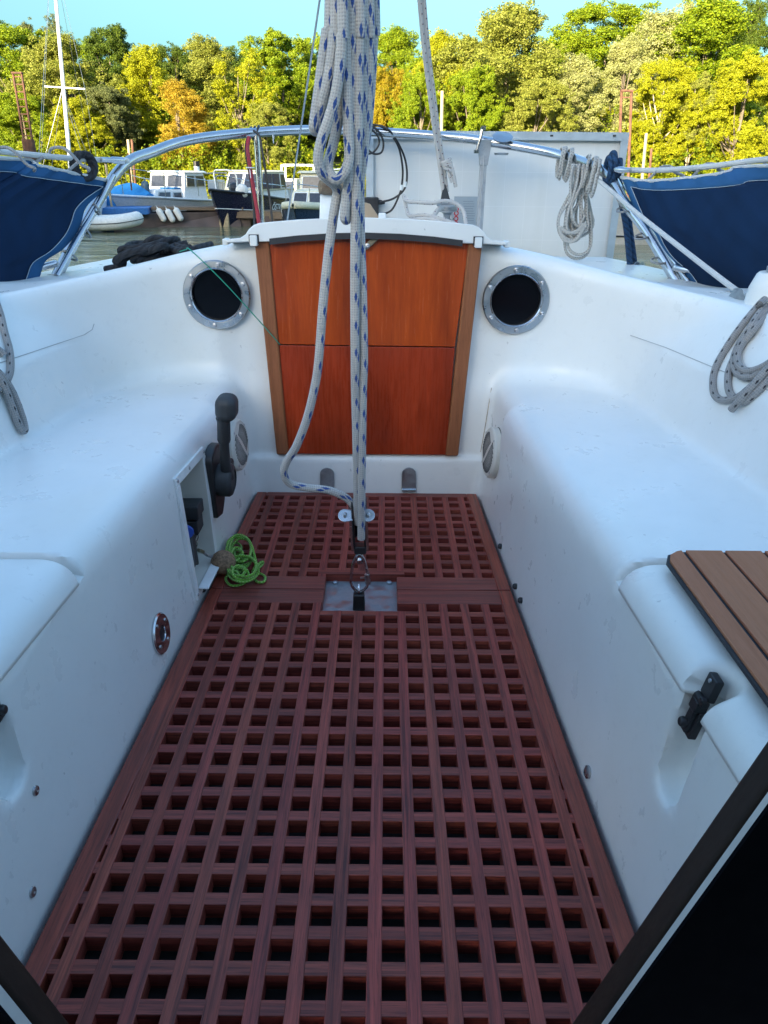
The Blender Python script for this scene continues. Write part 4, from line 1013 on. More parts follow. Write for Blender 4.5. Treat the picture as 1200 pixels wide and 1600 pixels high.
# ---- teal rope, its block, white spring line
mb = MB(); K = P(955, 262, Y=3.30)
for k in range(4):
    mb.tube(spline([K+V((.004*k-.01, math.cos(a)*.040, math.sin(a)*(.045 if k < 3 else .06)-.008)) for a in [2*PI*i/12 for i in range(12)]], 3, True), .013, 10, closed=True)
mb.tube(spline([K+V((.03, 0, .03)), P(968, 262, Y=3.28), P(966, 272, Y=3.27), P(960, 275, Y=3.27)], 6), .013, 10)
mb.tube(spline([P(957, 270, Y=3.31), P(964, 290, Y=3.36), P(974, 330, Y=3.40), P(980, 370, Y=3.40), P(985, 424, Y=3.38)], 6), .0125, 10)
mb.tube(spline([P(963, 272, Y=3.33), P(972, 300, Y=3.38), P(981, 335, Y=3.43), P(986, 370, Y=3.43), P(993, 424, Y=3.41)], 6), .0125, 10, uv0=.01)
loose('mooring_rope', mb, M['tealrope'], 'dark blue laid rope knotted round the right end of the stern rail', 'rope')
bk = thing('mooring_block', P(985, 425, Y=3.40), 'grey wooden rope block on the right deck edge under the blue rope', 'block')
mb = MB(); c = P(985, 427, Y=3.40); ax_ = V((.75, -.6, -.12)).normalized(); mb.lathe([(.0001, -.085), (.018, -.08), (.036, -.05), (.046, 0), (.046, .03), (.034, .05), (.0001, .055)], c, V((1, .0, .15)), 18, caps=False); mb.build('shell', M['greyblack'], bk)
mb = MB(); mb.lathe([(.05, -.012), (.042, 0), (.05, .012)], c+V((.03, -.01, 0)), V((.75, -.65, 0)), 20); mb.build('pulley_wheel', M['galv'], bk)
mb = MB(); mb.bar(c+V((-.08, 0, -.02)), c+V((-.2, .05, -.04)), .02, .012); mb.build('strap', M['steel_dull'], bk)
mb = MB(); mb.tube(spline([P(936, 282, Y=3.33), P(1000, 337, Y=2.95), P(1080, 400, Y=2.52), P(1152, 455, Y=2.17), P(1170, 464, Y=2.07), P(1196, 468, Y=2.0)], 6), .0085, 10)
loose('sheet_line', mb, M['whiteline'], 'taut white line from the stern rail down to the right coaming cleat', 'rope')
# ---- grey ropes hung over the coamings
r6 = lambda x, y, o=.012: hit(1040+x/6.156, 400+y/6.156, o)
mb = MB(); ra = .0088
wt = V((CX+1.10, 1.96, .80))
def far(p, k=.1): return p
for pts in ([(1120, 260, .03), (985, 385, .02), (870, 505, .016), (700, 715, .014), (560, 925, .012), (478, 1085, .012), (455, 1230, .012), (475, 1340, .012), (550, 1388, .012), (680, 1365, .016), (800, 1280, .022), (985, 1090, .025), (1150, 900, .03)],
            [(1130, 300, .045), (985, 455, .036), (870, 600, .03), (745, 815, .026), (690, 950, .024), (705, 1050, .024), (790, 1108, .026), (900, 1085, .03), (985, 1040, .034), (1150, 930, .04)],
            [(1130, 350, .03), (985, 500, .024), (850, 650, .02), (720, 830, .014), (660, 970, .014), (665, 1080, .014), (720, 1150, .016), (820, 1165, .018), (930, 1110, .02), (1150, 960, .03)],
            [(1100, 420, .012), (900, 640, .012), (720, 880, .012), (625, 1060, .012), (600, 1180, .012), (615, 1310, .012), (680, 1370, .012), (760, 1330, .012), (985, 1130, .012), (1140, 980, .014)],
            [(1150, 960, .05), (985, 1085, .042), (850, 1235, .038), (730, 1370, .034), (632, 1478, .03)],
            [(1150, 1040, .02), (985, 1195, .014), (870, 1320, .012), (760, 1405, .012), (730, 1380, .012)]):
    mb.tube(spline([r6(*q) for q in pts], 6), ra, 12, uv0=random.random())
loose('coiled_rope', mb, M['dockrope'], 'thick grey rope with black flecks draped over the right coaming', 'rope')
l6 = lambda x, y, o=.012: hit(x/6.667, 460+y/6.667, o)
mb = MB()
for pts in ([(-160, -60, .03), (-70, 20, .02), (0, 190, .014), (45, 380, .012), (95, 560, .012), (112, 720, .012), (95, 850, .012), (40, 930, .012), (-60, 1010, .012), (-180, 1060, .016)],
            [(-200, 640, .04), (-80, 760, .034), (20, 850, .03), (110, 980, .026), (190, 1160, .022), (245, 1330, .02), (258, 1410, .02), (232, 1415, .02), (190, 1340, .02), (130, 1180, .022), (70, 1020, .026), (0, 880, .03), (-150, 740, .03)],
            [(-200, 450, .014), (-100, 520, .014), (0, 590, .014), (45, 632, .014)]):
    mb.tube(spline([l6(*q) for q in pts], 6), ra, 12, uv0=random.random())
loose('coiled_rope', mb, M['dockrope'], 'grey flecked rope loops hanging at the left picture edge above the left seat', 'rope')
# ---- black mooring rope heaped on the left deck
rs = random.Random(11); mb = MB()
def dz(p):       # down to the deck
    return root_on(V((p.x, p.y, 1.1)), V((0, 0, -1)), .0, .6, .018)
cc = P(238, 400, Y=2.62)
for k in range(6):
    rx, ry = rs.uniform(.06, .10), rs.uniform(.05, .10); ox, oy, tl = rs.uniform(-.035, .035), rs.uniform(-.04, .05), rs.uniform(-.9, .9)
    pts = []
    for i in range(12):
        a = 2*PI*i/12; p = V((cc.x+ox+rx*math.cos(a+tl), cc.y+oy+ry*math.sin(a), 0)); q = dz(p); q.z += .015*(k*.6) + .008*math.sin(a*2+k*1.7)+.010*math.sin(a+k*2.3); pts.append(q)
    mb.tube(spline(pts, 4, True), .0115, 10, closed=True, uv0=rs.random())
b0 = dz(V((cc.x-.05, cc.y+.03, 0))); b1 = dz(V((cc.x+.12, cc.y, 0)))
mb.tube(spline([b0+V((-.02, 0, .03)), P(226, 382, Y=2.66), P(238, 374, Y=2.66), P(250, 373, Y=2.66), P(264, 378, Y=2.64), P(275, 385, Y=2.60), P(285, 388, Y=2.56), P(297, 388, Y=2.52)], 6), .0125, 10)
mb.tube(spline([b0+V((-.06, 0, .01)), dz(P(190, 412, Y=2.6)), dz(P(165, 420, Y=2.62))], 6), .0115, 10)
mb.tube(spline([b1+V((0, 0, .02)), P(268, 387, Y=2.58), P(282, 392, Y=2.50), P(298, 389, Y=2.47)], 6), .0115, 10)
mb.tube(spline([b1, P(300, 390, Y=2.5), dz(P(312, 388, Y=2.54))+V((0, 0, -.006)), dz(P(330, 384, Y=2.62))], 6), .0105, 10)
loose('mooring_rope', mb, M['blackrope'], 'black mooring rope heaped on the left deck beside the porthole', 'rope')
mb = MB(); mb.tube(spline([P(281, 393, Y=2.46), P(291, 390, Y=2.41), P(298, 391, Y=2.345), P(345, 436, Y=2.336), P(392, 487, Y=2.330), P(425, 524, Y=2.326), P(437, 538, Y=2.334)], 4), .0017, 8)
loose('thin_line', mb, M['greenline'], 'thin green line stretched across the left porthole to the hatch boards', 'line')
for nm, q, r_s, mt in (('mould_seam', [(985, 524), (1040, 543), (1100, 568), (1160, 593), (1230, 622)], .0011, 'seam'), ('mould_seam', [(-30, 577), (30, 557), (90, 537), (132, 523), (144, 515), (147, 506)], .0011, 'seam'), ('stained_crack', [(768, 606), (764, 630), (760, 655), (754, 690), (751, 706)], .0013, 'rustline')):
    mb = MB(); mb.tube([hit(x, y, .0002, solid) for x, y in q], r_s, 5, uvs=False); mb.build(nm, M[mt], yacht)
# ---- green cord and cork key float on the grating
rs = random.Random(5); mb = MB(); fx = lambda x, y, h=.005: P(x, y, Z=h)
def knotty(cx, cy, rx, ry, n, h0, steps=9):
    pts = []
    for i in range(n*steps):
        a = 2*PI*i/steps + .35*math.sin(i*.21); g = .55 + .45*math.sin(i*.37+1)
        pts.append(P(cx + rx*math.cos(a)*g + rs.uniform(-1.2, 1.2), cy + ry*math.sin(a)*g + rs.uniform(-1.2, 1.2), Z=h0 + .018*(.5+.5*math.sin(i*.83)) + .02*i/(n*steps)))
    return pts
pth = knotty(373, 862, 23, 26, 8, .006) + knotty(378, 889, 26, 20, 8, .008) + [fx(395, 893, .02), fx(408, 884), fx(411, 878, .01), fx(404, 882, .012), fx(396, 900), fx(402, 909), fx(412, 909), fx(414, 901), fx(404, 896), fx(392, 900, .01), fx(380, 912), fx(362, 915), fx(353, 906), fx(358, 896, .012), fx(370, 888, .03), fx(385, 890, .036), fx(390, 905, .02)]
mb.tube(spline(pth, 5), .0036, 8)
loose('cord_coil', mb, M['greencord'], 'tangled lime green cord lying on the left side of the gratings', 'cord')
kf = thing('key_float', P(350, 890, Z=0), 'brown cork ball float tied to the key in the niche', 'key float')
fc = P(349, 879, Z=.034); mb = MB(); mb.ball(fc, .034, 28); mb.build('cork_ball', M['cork'], kf)
mb = MB(); k0 = V((-.488, 1.705, .108)); e = fc+V((-.026, .0, .017)); mb.tube(spline([e, e.lerp(k0, .35)+V((0, 0, -.004)), e.lerp(k0, .65)], 5), .004, 8); mb.build('lanyard', M['dockrope'], kf)
mb = MB(); a = e.lerp(k0, .6); b_ = e.lerp(k0, .86); mb.bar(a, b_, .012, .009); mb.build('brass_tag', M['bronze'], kf, bevel=.002)
# ------------------------------------------------------------------ weather cloths
def cloth(side, topc, aft, fwd_top, fwd_bot, pl0, pl1, label):
    nrm = (pl1-pl0).cross(V((0, 0, 1))).normalized()
    U = lambda x, y: P(x, y, plane=(pl0, nrm))
    e = spline([U(*q) for q in aft], 4); n = len(e); T = len(topc)
    tt = spline([U(*q) for q in topc] + [fwd_top], 5)
    rows = []; N = 44
    def along(c, s):
        s = min(max(s, 0), 1)*(len(c)-1); i = min(int(s), len(c)-2); return c[i].lerp(c[i+1], s-i)
    for j in range(n):
        v = j/(n-1); r = []
        for i in range(N):
            u = (i/(N-1))**1.4; tp = along(tt, u); bt_ = e[-1].lerp(fwd_bot, u)
            base = e[j].lerp(fwd_top.lerp(fwd_bot, v), u)
            # follow the top curve near the top
            corr = (tp - e[0].lerp(fwd_top, u))*(1-v)
            p = base + corr
            p = p + nrm*(.010*math.sin(u*17+v*1.5)*math.sin(PI*min(1, u*3))*(.4+.6*v) + .03*math.sin(PI*v)*min(1, u*4) + .006*math.sin(u*55+v*3)*(1-v))
            r.append(p)
        rows.append(r)
    root = thing('weather_cloth', rows[-1][5], label, 'weather cloth')
    hv = 4; hu = 5
    mb = MB(); mb.grid([r[hu:] for r in rows[hv:]]); mb.build('canvas_panel', M['navy'], root, solid=.002)
    mb = MB(); mb.grid(rows[:hv+1]); mb.grid([r[:hu+1] for r in rows[hv:]])
    o = mb.build('hem', M['navyhem'], root, solid=.003)
    mb = MB(); mb.tube([p+nrm*.0 for p in rows[0]], .007, 8); mb.build('bolt_rope', M['whiteline'], root)
    mb = MB(); off = nrm*(-.004 if (EYE-pl0).dot(nrm) < 0 else .004)
    for o_ in (0.0,):
        for i in range(hu, N-1):
            a, b = rows[hv][i]+off, rows[hv][i+1]+off; mb.bar(a, b, .0022, .0015)
        for j in range(hv, n-1):
            a, b = rows[j][hu]+off, rows[j+1][hu]+off; mb.bar(a, b, .0022, .0015)
    mb.build('stitching', M['stitch'], root)
    return root, rows, nrm
w1, rw1, n1 = cloth(-1, [(177, 284), (120, 272), (60, 259), (0, 247)], [(177, 284), (173, 293), (161, 301), (146, 312), (133, 327), (127, 348), (118, 367), (97, 390), (71, 407), (62, 430), (50, 462)],
      V((-1.47, 1.0, 1.02)), V((-1.50, 1.0, .60)), V((-1.10, 3.20, 0)), V((-1.30, 2.75, 0)), 'navy canvas weather cloth laced to the left lifeline and rail')
w2, rw2, n2 = cloth(1, [(971, 277), (1010, 283), (1070, 279), (1130, 271), (1200, 259)], [(971, 277), (978, 290), (986, 310), (992, 326), (1001, 345), (1017, 360), (1027, 381), (1040, 400), (1060, 418), (1071, 433), (1088, 466)],
      V((1.36, 1.0, 1.01)), V((1.40, 1.0, .60)), V((.93, 3.25, 0)), V((1.20, 2.75, 0)), 'navy canvas weather cloth laced to the right lifeline and rail')
# lacing over the lifelines and round the rail legs
def lace(root, pts, r=.0055):
    mb = MB(); mb.tube(spline([P(*q) if len(q) == 2 else P(q[0], q[1], Y=q[2]) for q in pts], 5), r, 8); mb.build('lacing', M['greyline'], root)
for x, Y in ((0, 2.76), (85, 2.97)):
    lace(w1, [(x-10, 244, Y+.03), (x-4, 232, Y), (x+12, 231, Y), (x+26, 240, Y-.01), (x+42, 257, Y), (x+54, 263, Y), (x+53, 267, Y+.03)])
lace(w1, [(44, 262, 2.9), (58, 252, 2.92), (68, 245, 2.93)]); lace(w1, [(100, 272, 3.0), (112, 262, 3.02), (124, 252, 3.04)])
for x, y0, Y in ((1010, 266, 3.14), (1078, 262, 2.97), (1150, 255, 2.82)):
    lace(w2, [(x, y0+18, Y), (x+10, y0+8, Y-.01), (x+22, y0-4, Y-.02), (x+36, y0-6, Y-.02), (x+44, y0-1, Y-.03), (x+48, y0+6, Y)])
    lace(w2, [(x+42, y0+2, Y-.02), (x+56, y0+8, Y-.03), (x+64, y0+16, Y-.04)])
for a, b, Y in (((146, 318), (152, 330), 3.12), ((125, 352), (138, 366), 3.06), ((97, 392), (116, 402), 2.97), ((62, 434), (96, 434), 2.90)):
    m_ = ((a[0]+b[0])/2, (a[1]+b[1])/2)
    lace(w1, [(a[0], a[1], Y), (m_[0], m_[1]-4, Y-.035), (b[0]+3, b[1]+1, Y-.03), (b[0]+2, b[1]+5, Y+.02), (m_[0]-2, m_[1]+4, Y+.03), (a[0]-1, a[1]+2, Y+.005)], .004)
for a, b, Y in (((990, 325), (968, 330), 3.18), ((1016, 368), (996, 372), 3.06), ((1042, 410), (1022, 408), 2.96), ((1065, 442), (1046, 440), 2.90)):
    m_ = ((a[0]+b[0])/2, (a[1]+b[1])/2)
    lace(w2, [(a[0], a[1], Y), (m_[0], m_[1]+3, Y-.04), (b[0]-3, b[1]+1, Y-.03), (b[0]-2, b[1]-4, Y+.02), (m_[0], m_[1]-5, Y+.03), (a[0]+1, a[1]-2, Y+.005)], .004)
mb = MB(); c = P(128, 256, Y=3.09)
for k in range(2): mb.tube(spline([c+V((.012*k+.05*math.sin(a)*.5, math.sin(a)*.03, math.cos(a)*.042-.008)) for a in [2*PI*i/10 for i in range(10)]], 3, True), .0125, 10, closed=True)
loose('rope_loop', mb, M['blackrope'], 'black rope loop hung over the left lifeline', 'rope')
# ================================================================== water, banks, boats, jetty
def water_mat():
    t = NT('river water'); c = t.coord()
    n1 = t.noise(t.coord(scale=(.9, 1.5, 1)), 1.5, 4, .6, .5); n2 = t.noise(t.coord(scale=(1.6, 3.2, 1)), 3.5, 4, .6, .3)
    n3 = t.noise(t.coord(scale=(.16, .75, 1)), 1.0, 4, .6, .6)
    h = t.math('ADD', t.math('ADD', t.math('MULTIPLY', n1, .10), t.math('MULTIPLY', n2, .05)), t.math('MULTIPLY', n3, .85))
    t.bump(h, 1.0, .16)
    return t.set(Base_Color=(.155, .160, .085), Roughness=.05, Specular_IOR_Level=.6, IOR=1.33)
M['water'] = water_mat()
def ground_mat():
    t = NT('bank ground'); c = t.coord()
    col = t.ramp(t.noise(c, .25, 6, .65), [(.3, (.035, .045, .012)), (.6, (.07, .085, .02)), (.8, (.10, .085, .04))])
    t.bump(t.noise(c, 1.5, 5), .6, .2)
    return t.set(Base_Color=col, Roughness=.95)
M['ground'] = ground_mat()
mb = MB(); mb.add([(-900, -900, WATER), (900, -900, WATER), (900, 900, WATER), (-900, 900, WATER)], [(0, 1, 2, 3)]); o = mb.build('water', M['water']); props(o, kind='structure')
def bank(xs, prof, name, wob=2.0, seed=1):
    rr = random.Random(seed); rows = []
    for (y, z) in prof:
        rows.append([V((x, y + wob*math.sin(x*.05+seed)+wob*.5*math.sin(x*.17+1), z*(1+.10*math.sin(x*.04+y*.05)*(y > 0)) if z > 0 else z)) for x in xs])
    mb = MB(); mb.grid(rows); o = mb.build(name, M['ground']); props(o, kind='structure')
bank([x for x in np.linspace(-260, 260, 60)], [(54, -1.6), (56, -.9), (58, -.2), (63, .6), (75, 2.2), (90, 4.5), (110, 7), (160, 9), (400, 9)], 'far_bank')
# unseen hill added behind the camera, crest height set to shade the moorings
bank([x for x in np.linspace(-560, 420, 60)], [(-500, 74), (-300, 77), (-250, 76), (-200, 56), (-150, 34), (-100, 12), (-70, 3), (-60, -1.6)], 'unseen_shade_hill', 3, 5)
# ------------------------------------------------------------------ boats
def hull_rows(L, B, fb, fs, bowp=2.2, stern=.82, flare=1.0):
    rows = []
    for i in range(19):
        s = i/18; x = -L/2 + L*s
        w_ = stern + (1-stern)*min(1, s*2.2) if s < .45 else (1-((s-.45)/.55)**bowp)
        hb = max(B/2*w_, .015); zs = fs + (fb-fs)*s**2
        rake = .12*L*max(0, s-.75)/.25
        pts = []
        for (a, t) in ((1, 1), (.97, .75), (.92*flare, .5), (.84*flare, .22), (.78*flare, 0), (.45, -.28), (.02, -.45)):
            z = zs*t if t >= 0 else t
            k = 1 if s < .6 else 1-(1-a)*0.0
            pts.append((x + rake*(max(0, t)**1.3), hb*a if s < .97 else hb*a, z))
        rows.append(pts)
    return rows
def make_hull(par, L, B, fb, fs, mat, deckmat, **kw):
    rows = hull_rows(L, B, fb, fs, **kw)
    full = [[V((p[0], -p[1], p[2])) for p in r] + [V(p) for p in r[::-1]] for r in rows]
    mb = LMB(); mb.grid(full); mb.add(full[0], [tuple(range(len(full[0])))], 0, False)
    h = mb.build('hull', mat, par)
    d = LMB(); d.grid([[V((r[0][0], -r[0][1]*.985, r[0][2]-.06)), V((r[0][0], 0, r[0][2]-.03)), V((r[0][0], r[0][1]*.985, r[0][2]-.06))] for r in rows]); d.build('deck', deckmat, par)
    return rows, h
def strake(par, rows, mat, idx=0, r=.035, dz=0, name='rubbing_strake'):
    mb = LMB()
    for s in (-1, 1): mb.tube([V((q[idx][0], s*(q[idx][1]+r*.3), q[idx][2]+dz)) for q in rows], r, 6, uvs=False)
    mb.tube([V((rows[-1][idx][0], -rows[-1][idx][1], rows[-1][idx][2]+dz)), V((rows[-1][idx][0]+r, 0, rows[-1][idx][2]+dz)), V((rows[-1][idx][0], rows[-1][idx][1], rows[-1][idx][2]+dz))], r, 6, uvs=False)
    return mb.build(name, mat, par)
def block(par, name, x0, x1, w0, w1, z0, z1, mat, sf=0, sb=0, tw=.92, bevel=.04):
    """cabin block: x0 aft, x1 forward; sf/sb slant of the front and back faces; tw narrowing at the top"""
    p = [V((x0, -w0, z0)), V((x1, -w1, z0)), V((x1, w1, z0)), V((x0, w0, z0)), V((x0+sb, -w0*tw, z1)), V((x1-sf, -w1*tw, z1)), V((x1-sf, w1*tw, z1)), V((x0+sb, w0*tw, z1))]
    mb = LMB(); mb.hexa(p); o = mb.build(name, mat, par, bevel=bevel); return o, p
def pane(par, p, face, rect, mat, frame=None, name='window', proud=.025):
    q = {'front': (1, 2, 6, 5), 'right': (0, 1, 5, 4), 'left': (2, 3, 7, 6), 'back': (3, 0, 4, 7)}[face]
    a, b, c, d = [p[i] for i in q]; u0, u1, v0, v1 = rect
    at = lambda u, v: a.lerp(b, u).lerp(d.lerp(c, u), v)
    n = (b-a).cross(d-a).normalized()
    cc = sum(p, V())/8
    if n.dot(a-cc) < 0: n = -n
    q4 = [at(u0, v0), at(u1, v0), at(u1, v1), at(u0, v1)]
    mb = LMB(); mb.hexa([x-n*.01 for x in q4]+[x+n*proud for x in q4]); wn = mb.build(name, mat, par)
    if frame:
        fb = LMB(); k = .03
        for i in range(4): fb.bar(q4[i]+n*proud, q4[(i+1) % 4]+n*proud, k, k, n)
        fb.build('window_frame', frame, wn)
    return wn
def lrail(par, pts, r=.018, mat='steel', name='guard_rail', posts=None, zb=None):
    mb = LMB(); mb.tube(spline(pts, 3), r, 6, uvs=False)
    for q in (posts or []): mb.tube([V(q), V((q[0], q[1], zb if zb is not None else q[2]-.5))], r*.8, 6, uvs=False)
    return mb.build(name, M[mat], par)
def fender(loc, L, r, mat, label, group='boat fenders', lean=0):
    mb = MB(); prof = [(.0001, -L/2)] + [(r*math.sin(a), -L/2+r-r*math.cos(a)) for a in [PI*k/12 for k in range(1, 7)]] + [(r*math.sin(a), L/2-r-r*math.cos(a)) for a in [PI/2+PI*k/12 for k in range(0, 6)]] + [(.03, L/2), (.03, L/2+.05), (.0001, L/2+.06)]
    ax_ = V((math.sin(lean), 0, math.cos(lean)))
    mb.lathe(prof, V(loc), ax_, 16, caps=False)
    mb.tube([V(loc)+ax_*(L/2+.04), V(loc)+ax_*(L/2+.16)], .012, 6, uvs=False, mat=1)
    o = mb.build('fender', [M[mat], M['whiteline']]); return props(o, label, 'fender', group)
def ground_pt(px, py, z=WATER): return P(px, py, Z=z)
# ---- white cruiser, bow to the left and towards us
c = P(266, 352, Y=38); wc = thing('motor_cruiser', (c.x, 39.0, WATER), 'white motor cruiser with two dark wheelhouse windows and a black topped funnel', 'motor boat', rz=math.radians(180+73))
rows, h = make_hull(wc, 8.0, 2.7, 1.25, .85, M['hullgrey'], M['white'])
strake(wc, rows, M['white'], 0, .05)
o, p = block(wc, 'fore_cabin', .3, 2.7, 1.0, .60, .85, 1.42, M['white'], .5, 0, .86)
pane(wc, p, 'left', (.12, .48, .3, .78), M['winglass'], M['alu']); pane(wc, p, 'left', (.58, .84, .32, .74), M['winglass'], M['alu'])
pane(wc, p, 'right', (.16, .44, .3, .78), M['winglass'], M['alu']); pane(wc, p, 'right', (.54, .84, .32, .74), M['winglass'], M['alu']); pane(wc, p, 'front', (.2, .8, .35, .75), M['winglass'], M['alu'])
o, p = block(wc, 'wheelhouse', -1.5, .6, 1.08, 1.02, .9, 2.14, M['white'], .32, .1, .90)
pane(wc, p, 'front', (.06, .47, .48, .90), M['winglass'], M['alu']); pane(wc, p, 'front', (.53, .94, .48, .90), M['winglass'], M['alu'])
pane(wc, p, 'left', (.08, .45, .5, .88), M['winglass'], M['alu']); pane(wc, p, 'left', (.53, .92, .5, .88), M['winglass'], M['alu'])
pane(wc, p, 'right', (.08, .45, .5, .88), M['winglass'], M['alu']); pane(wc, p, 'right', (.53, .92, .5, .88), M['winglass'], M['alu'])
mb = LMB(); mb.hexa([V((x, y, 2.14)) for x, y in ((-1.6, -1.1), (.42, -1.04), (.42, 1.04), (-1.6, 1.1))]+[V((x, y, 2.22)) for x, y in ((-1.5, -.95), (.28, -.9), (.28, .9), (-1.5, .95))]); mb.build('roof', M['white'], wc, bevel=.03)
mb = LMB(); mb.lathe([(.13, 0), (.13, .24)], V((-1.2, .75, 2.18)), V((0, 0, 1)), 14); f_ = mb.build('funnel', M['white'], wc)
mb = LMB(); mb.lathe([(.15, .0), (.16, .22)], V((-1.2, .75, 2.42)), V((0, 0, 1)), 14); mb.build('funnel_top', M['black'], f_)
lrail(wc, [(-3.9, 1.2, 1.75), (-2.5, 1.38, 1.72), (0, 1.42, 1.85), (2.2, 1.0, 2.1), (4.2, .1, 2.3), (2.2, -1.0, 2.1), (0, -1.42, 1.85), (-2.5, -1.38, 1.72), (-3.9, -1.2, 1.75)], posts=[(-2.5, 1.38, 1.72), (0, 1.42, 1.85), (2.2, 1.0, 2.1), (4.1, .1, 2.28), (2.2, -1.0, 2.1), (0, -1.42, 1.85), (-2.5, -1.38, 1.72)], zb=1.1)
mb = LMB()
for y in (-.9, .9):
    mb.tube(spline([V((-4.0, y, 1.1)), V((-3.95, y, 2.0)), V((-3.7, y, 2.12)), V((-1.6, y, 2.1))], 4), .03, 6, uvs=False)
mb.build('stern_frame', M['alu'], wc)
mb = LMB(); mb.tube([V((3.3, 0, 1.4)), V((3.25, 0, 2.9))], .035, 6, uvs=False); mb.build('bow_mast', M['rust'], wc)
mb = LMB(); mb.box((-3.3, .6, 1.45), (.8, .6, .7)); mb.box((-3.2, -.5, 1.5), (.7, .7, .75)); mb.build('aft_lockers', M['hullgrey'], wc, bevel=.05)
mb = LMB(); mb.box((.55, .35, 1.76), (.9, .8, .06)); mb.v = [(a, b, c-.30) for a, b, c in mb.v]; mb.build('blue_cover', M['tarp'], wc, bevel=.02)
fender(P(228, 301, Y=36.6), 1.0, .17, 'fenderdark', 'slate grey fender hanging at the bow of the white cruiser')
fender(P(238, 320, Y=36.9), .95, .19, 'fendercream', 'cream fender hanging below the slate one at the cruiser bow', lean=.25)
# ---- navy steel boat with blue canvas windows
c = P(387, 345, Y=36); nb = thing('motor_boat', (c.x, 37.6, WATER), 'navy hulled motor boat with dark blue cabin windows and a white ball fender', 'motor boat', rz=math.radians(180+74))
rows, h = make_hull(nb, 6.4, 2.6, 1.50, .95, M['hullnavy'], M['white'], bowp=2.8, flare=1.05)
strake(nb, rows, M['black'], 0, .055); strake(nb, rows, M['textwhite'], 2, .02, name='white_coveline')
o, p = block(nb, 'cabin_trunk', -2.0, 1.6, 1.08, .8, .95, 1.42, M['white'], .4, .1, .93)
o, p = block(nb, 'canvas_cabin', -1.8, 1.0, 1.02, .92, 1.42, 2.20, M['cream'], .45, .1, .92)
pane(nb, p, 'left', (.04, .40, .08, .90), M['blueglass']); pane(nb, p, 'left', (.43, .72, .08, .90), M['blueglass']); pane(nb, p, 'left', (.75, .96, .1, .88), M['winglass'], M['white'])
pane(nb, p, 'right', (.04, .40, .08, .90), M['blueglass']); pane(nb, p, 'right', (.43, .96, .08, .90), M['blueglass'])
pane(nb, p, 'front', (.06, .47, .12, .88), M['winglass'], M['white']); pane(nb, p, 'front', (.53, .94, .12, .88), M['winglass'], M['white'])
mb = LMB(); mb.hexa([V((x, y, 2.20)) for x, y in ((-1.8, -1.0), (.65, -.88), (.65, .88), (-1.8, 1.0))]+[V((x, y, 2.27)) for x, y in ((-1.7, -.85), (.5, -.75), (.5, .75), (-1.7, .85))]); mb.build('roof', M['cream'], nb, bevel=.02)
lrail(nb, [(-1, 1.2, 1.6), (1.3, 1.0, 1.75), (2.9, .25, 2.0), (2.9, -.25, 2.0), (1.3, -1.0, 1.75), (-1, -1.2, 1.6)], .022, posts=[(1.3, 1.0, 1.75), (2.8, .3, 1.98), (2.8, -.3, 1.98), (1.3, -1.0, 1.75)], zb=1.2)
mb = LMB(); mb.tube(spline([V((2.5, .5, 1.4)), V((2.6, .5, 2.15)), V((3.0, 0, 2.25)), V((2.6, -.5, 2.15)), V((2.5, -.5, 1.4))], 4), .03, 6, uvs=False); mb.build('bow_rail', M['white'], nb)
mb = LMB(); mb.ball((1.7, 0, 1.55), .28, 12, sq=(1.2, 1, .8)); mb.build('anchor_winch', M['black'], nb)
def side_mtx(rows, k, side, z, out=.03, fwd=1):
    a, b = rows[k], rows[k+1]; i = 1
    pa, pb_ = V((a[i][0], side*a[i][1], a[i][2])), V((b[i][0], side*b[i][1], b[i][2]))
    dn = V((a[3][0], side*a[3][1], a[3][2])); ex = (pb_-pa).normalized()*(fwd); upv = (pa-dn).normalized()
    n = ex.cross(upv).normalized(); upv = n.cross(ex); c_ = pa.lerp(pb_, .5)
    c_ = c_ - upv*z + n*out
    mt = Matrix((ex, upv, n)).transposed().to_4x4(); mt.translation = c_; return mt
text_mesh('hull_lettering', '\u00d6STJOW', M['textwhite'], .40, side_mtx(rows, 8, 1, .12, .03, -1), nb, .2, .004, .006, True)
mb = LMB(); mb.box((-2.8, .4, 1.2), (.6, 1.0, .6)); mb.build('stern_locker', M['hullgrey'], nb, bevel=.05)
fender(P(378, 299, Y=35.2), .62, .28, 'fender', 'round white ball fender at the bow of the navy motor boat')
# ---- small dark blue boat with cream strake, bow towards us
c = P(492, 350, Y=30); sb_ = thing('motor_boat', (c.x, 31.5, WATER), 'dark blue motor boat with a cream rubbing band and white script name on its bow', 'motor boat', rz=math.radians(-90-8))
rows, h = make_hull(sb_, 6.2, 2.5, 1.24, .92, M['hullblue'], M['cream'], bowp=2.6, flare=1.06)
mb = LMB()
for s in (-1, 1):
    mb.grid([[V((q[0][0]+.02, s*(q[0][1]+.03), q[0][2]+.05)), V((q[0][0]+.03, s*(q[0][1]+.05), q[0][2]-.10)), V((q[0][0], s*(q[0][1]+.02), q[0][2]-.19))] for q in rows])
mb.build('cream_band', M['cream'], sb_, solid=.03)
o, p = block(sb_, 'fore_cabin', -1.2, 1.8, .98, .7, .9, 1.58, M['cream'], .4, 0, .88)
pane(sb_, p, 'front', (.08, .47, .22, .86), M['winglass'], M['white']); pane(sb_, p, 'front', (.53, .92, .22, .86), M['winglass'], M['white'])
pane(sb_, p, 'left', (.1, .9, .35, .8), M['winglass'], M['white']); pane(sb_, p, 'right', (.1, .9, .35, .8), M['winglass'], M['white'])
o, p = block(sb_, 'wheelhouse', -2.4, -.6, .98, .92, 1.0, 2.16, M['cream'], .25, .1, .94)
pane(sb_, p, 'front', (.06, .48, .5, .9), M['winglass'], M['white']); pane(sb_, p, 'front', (.52, .94, .5, .9), M['winglass'], M['white'])
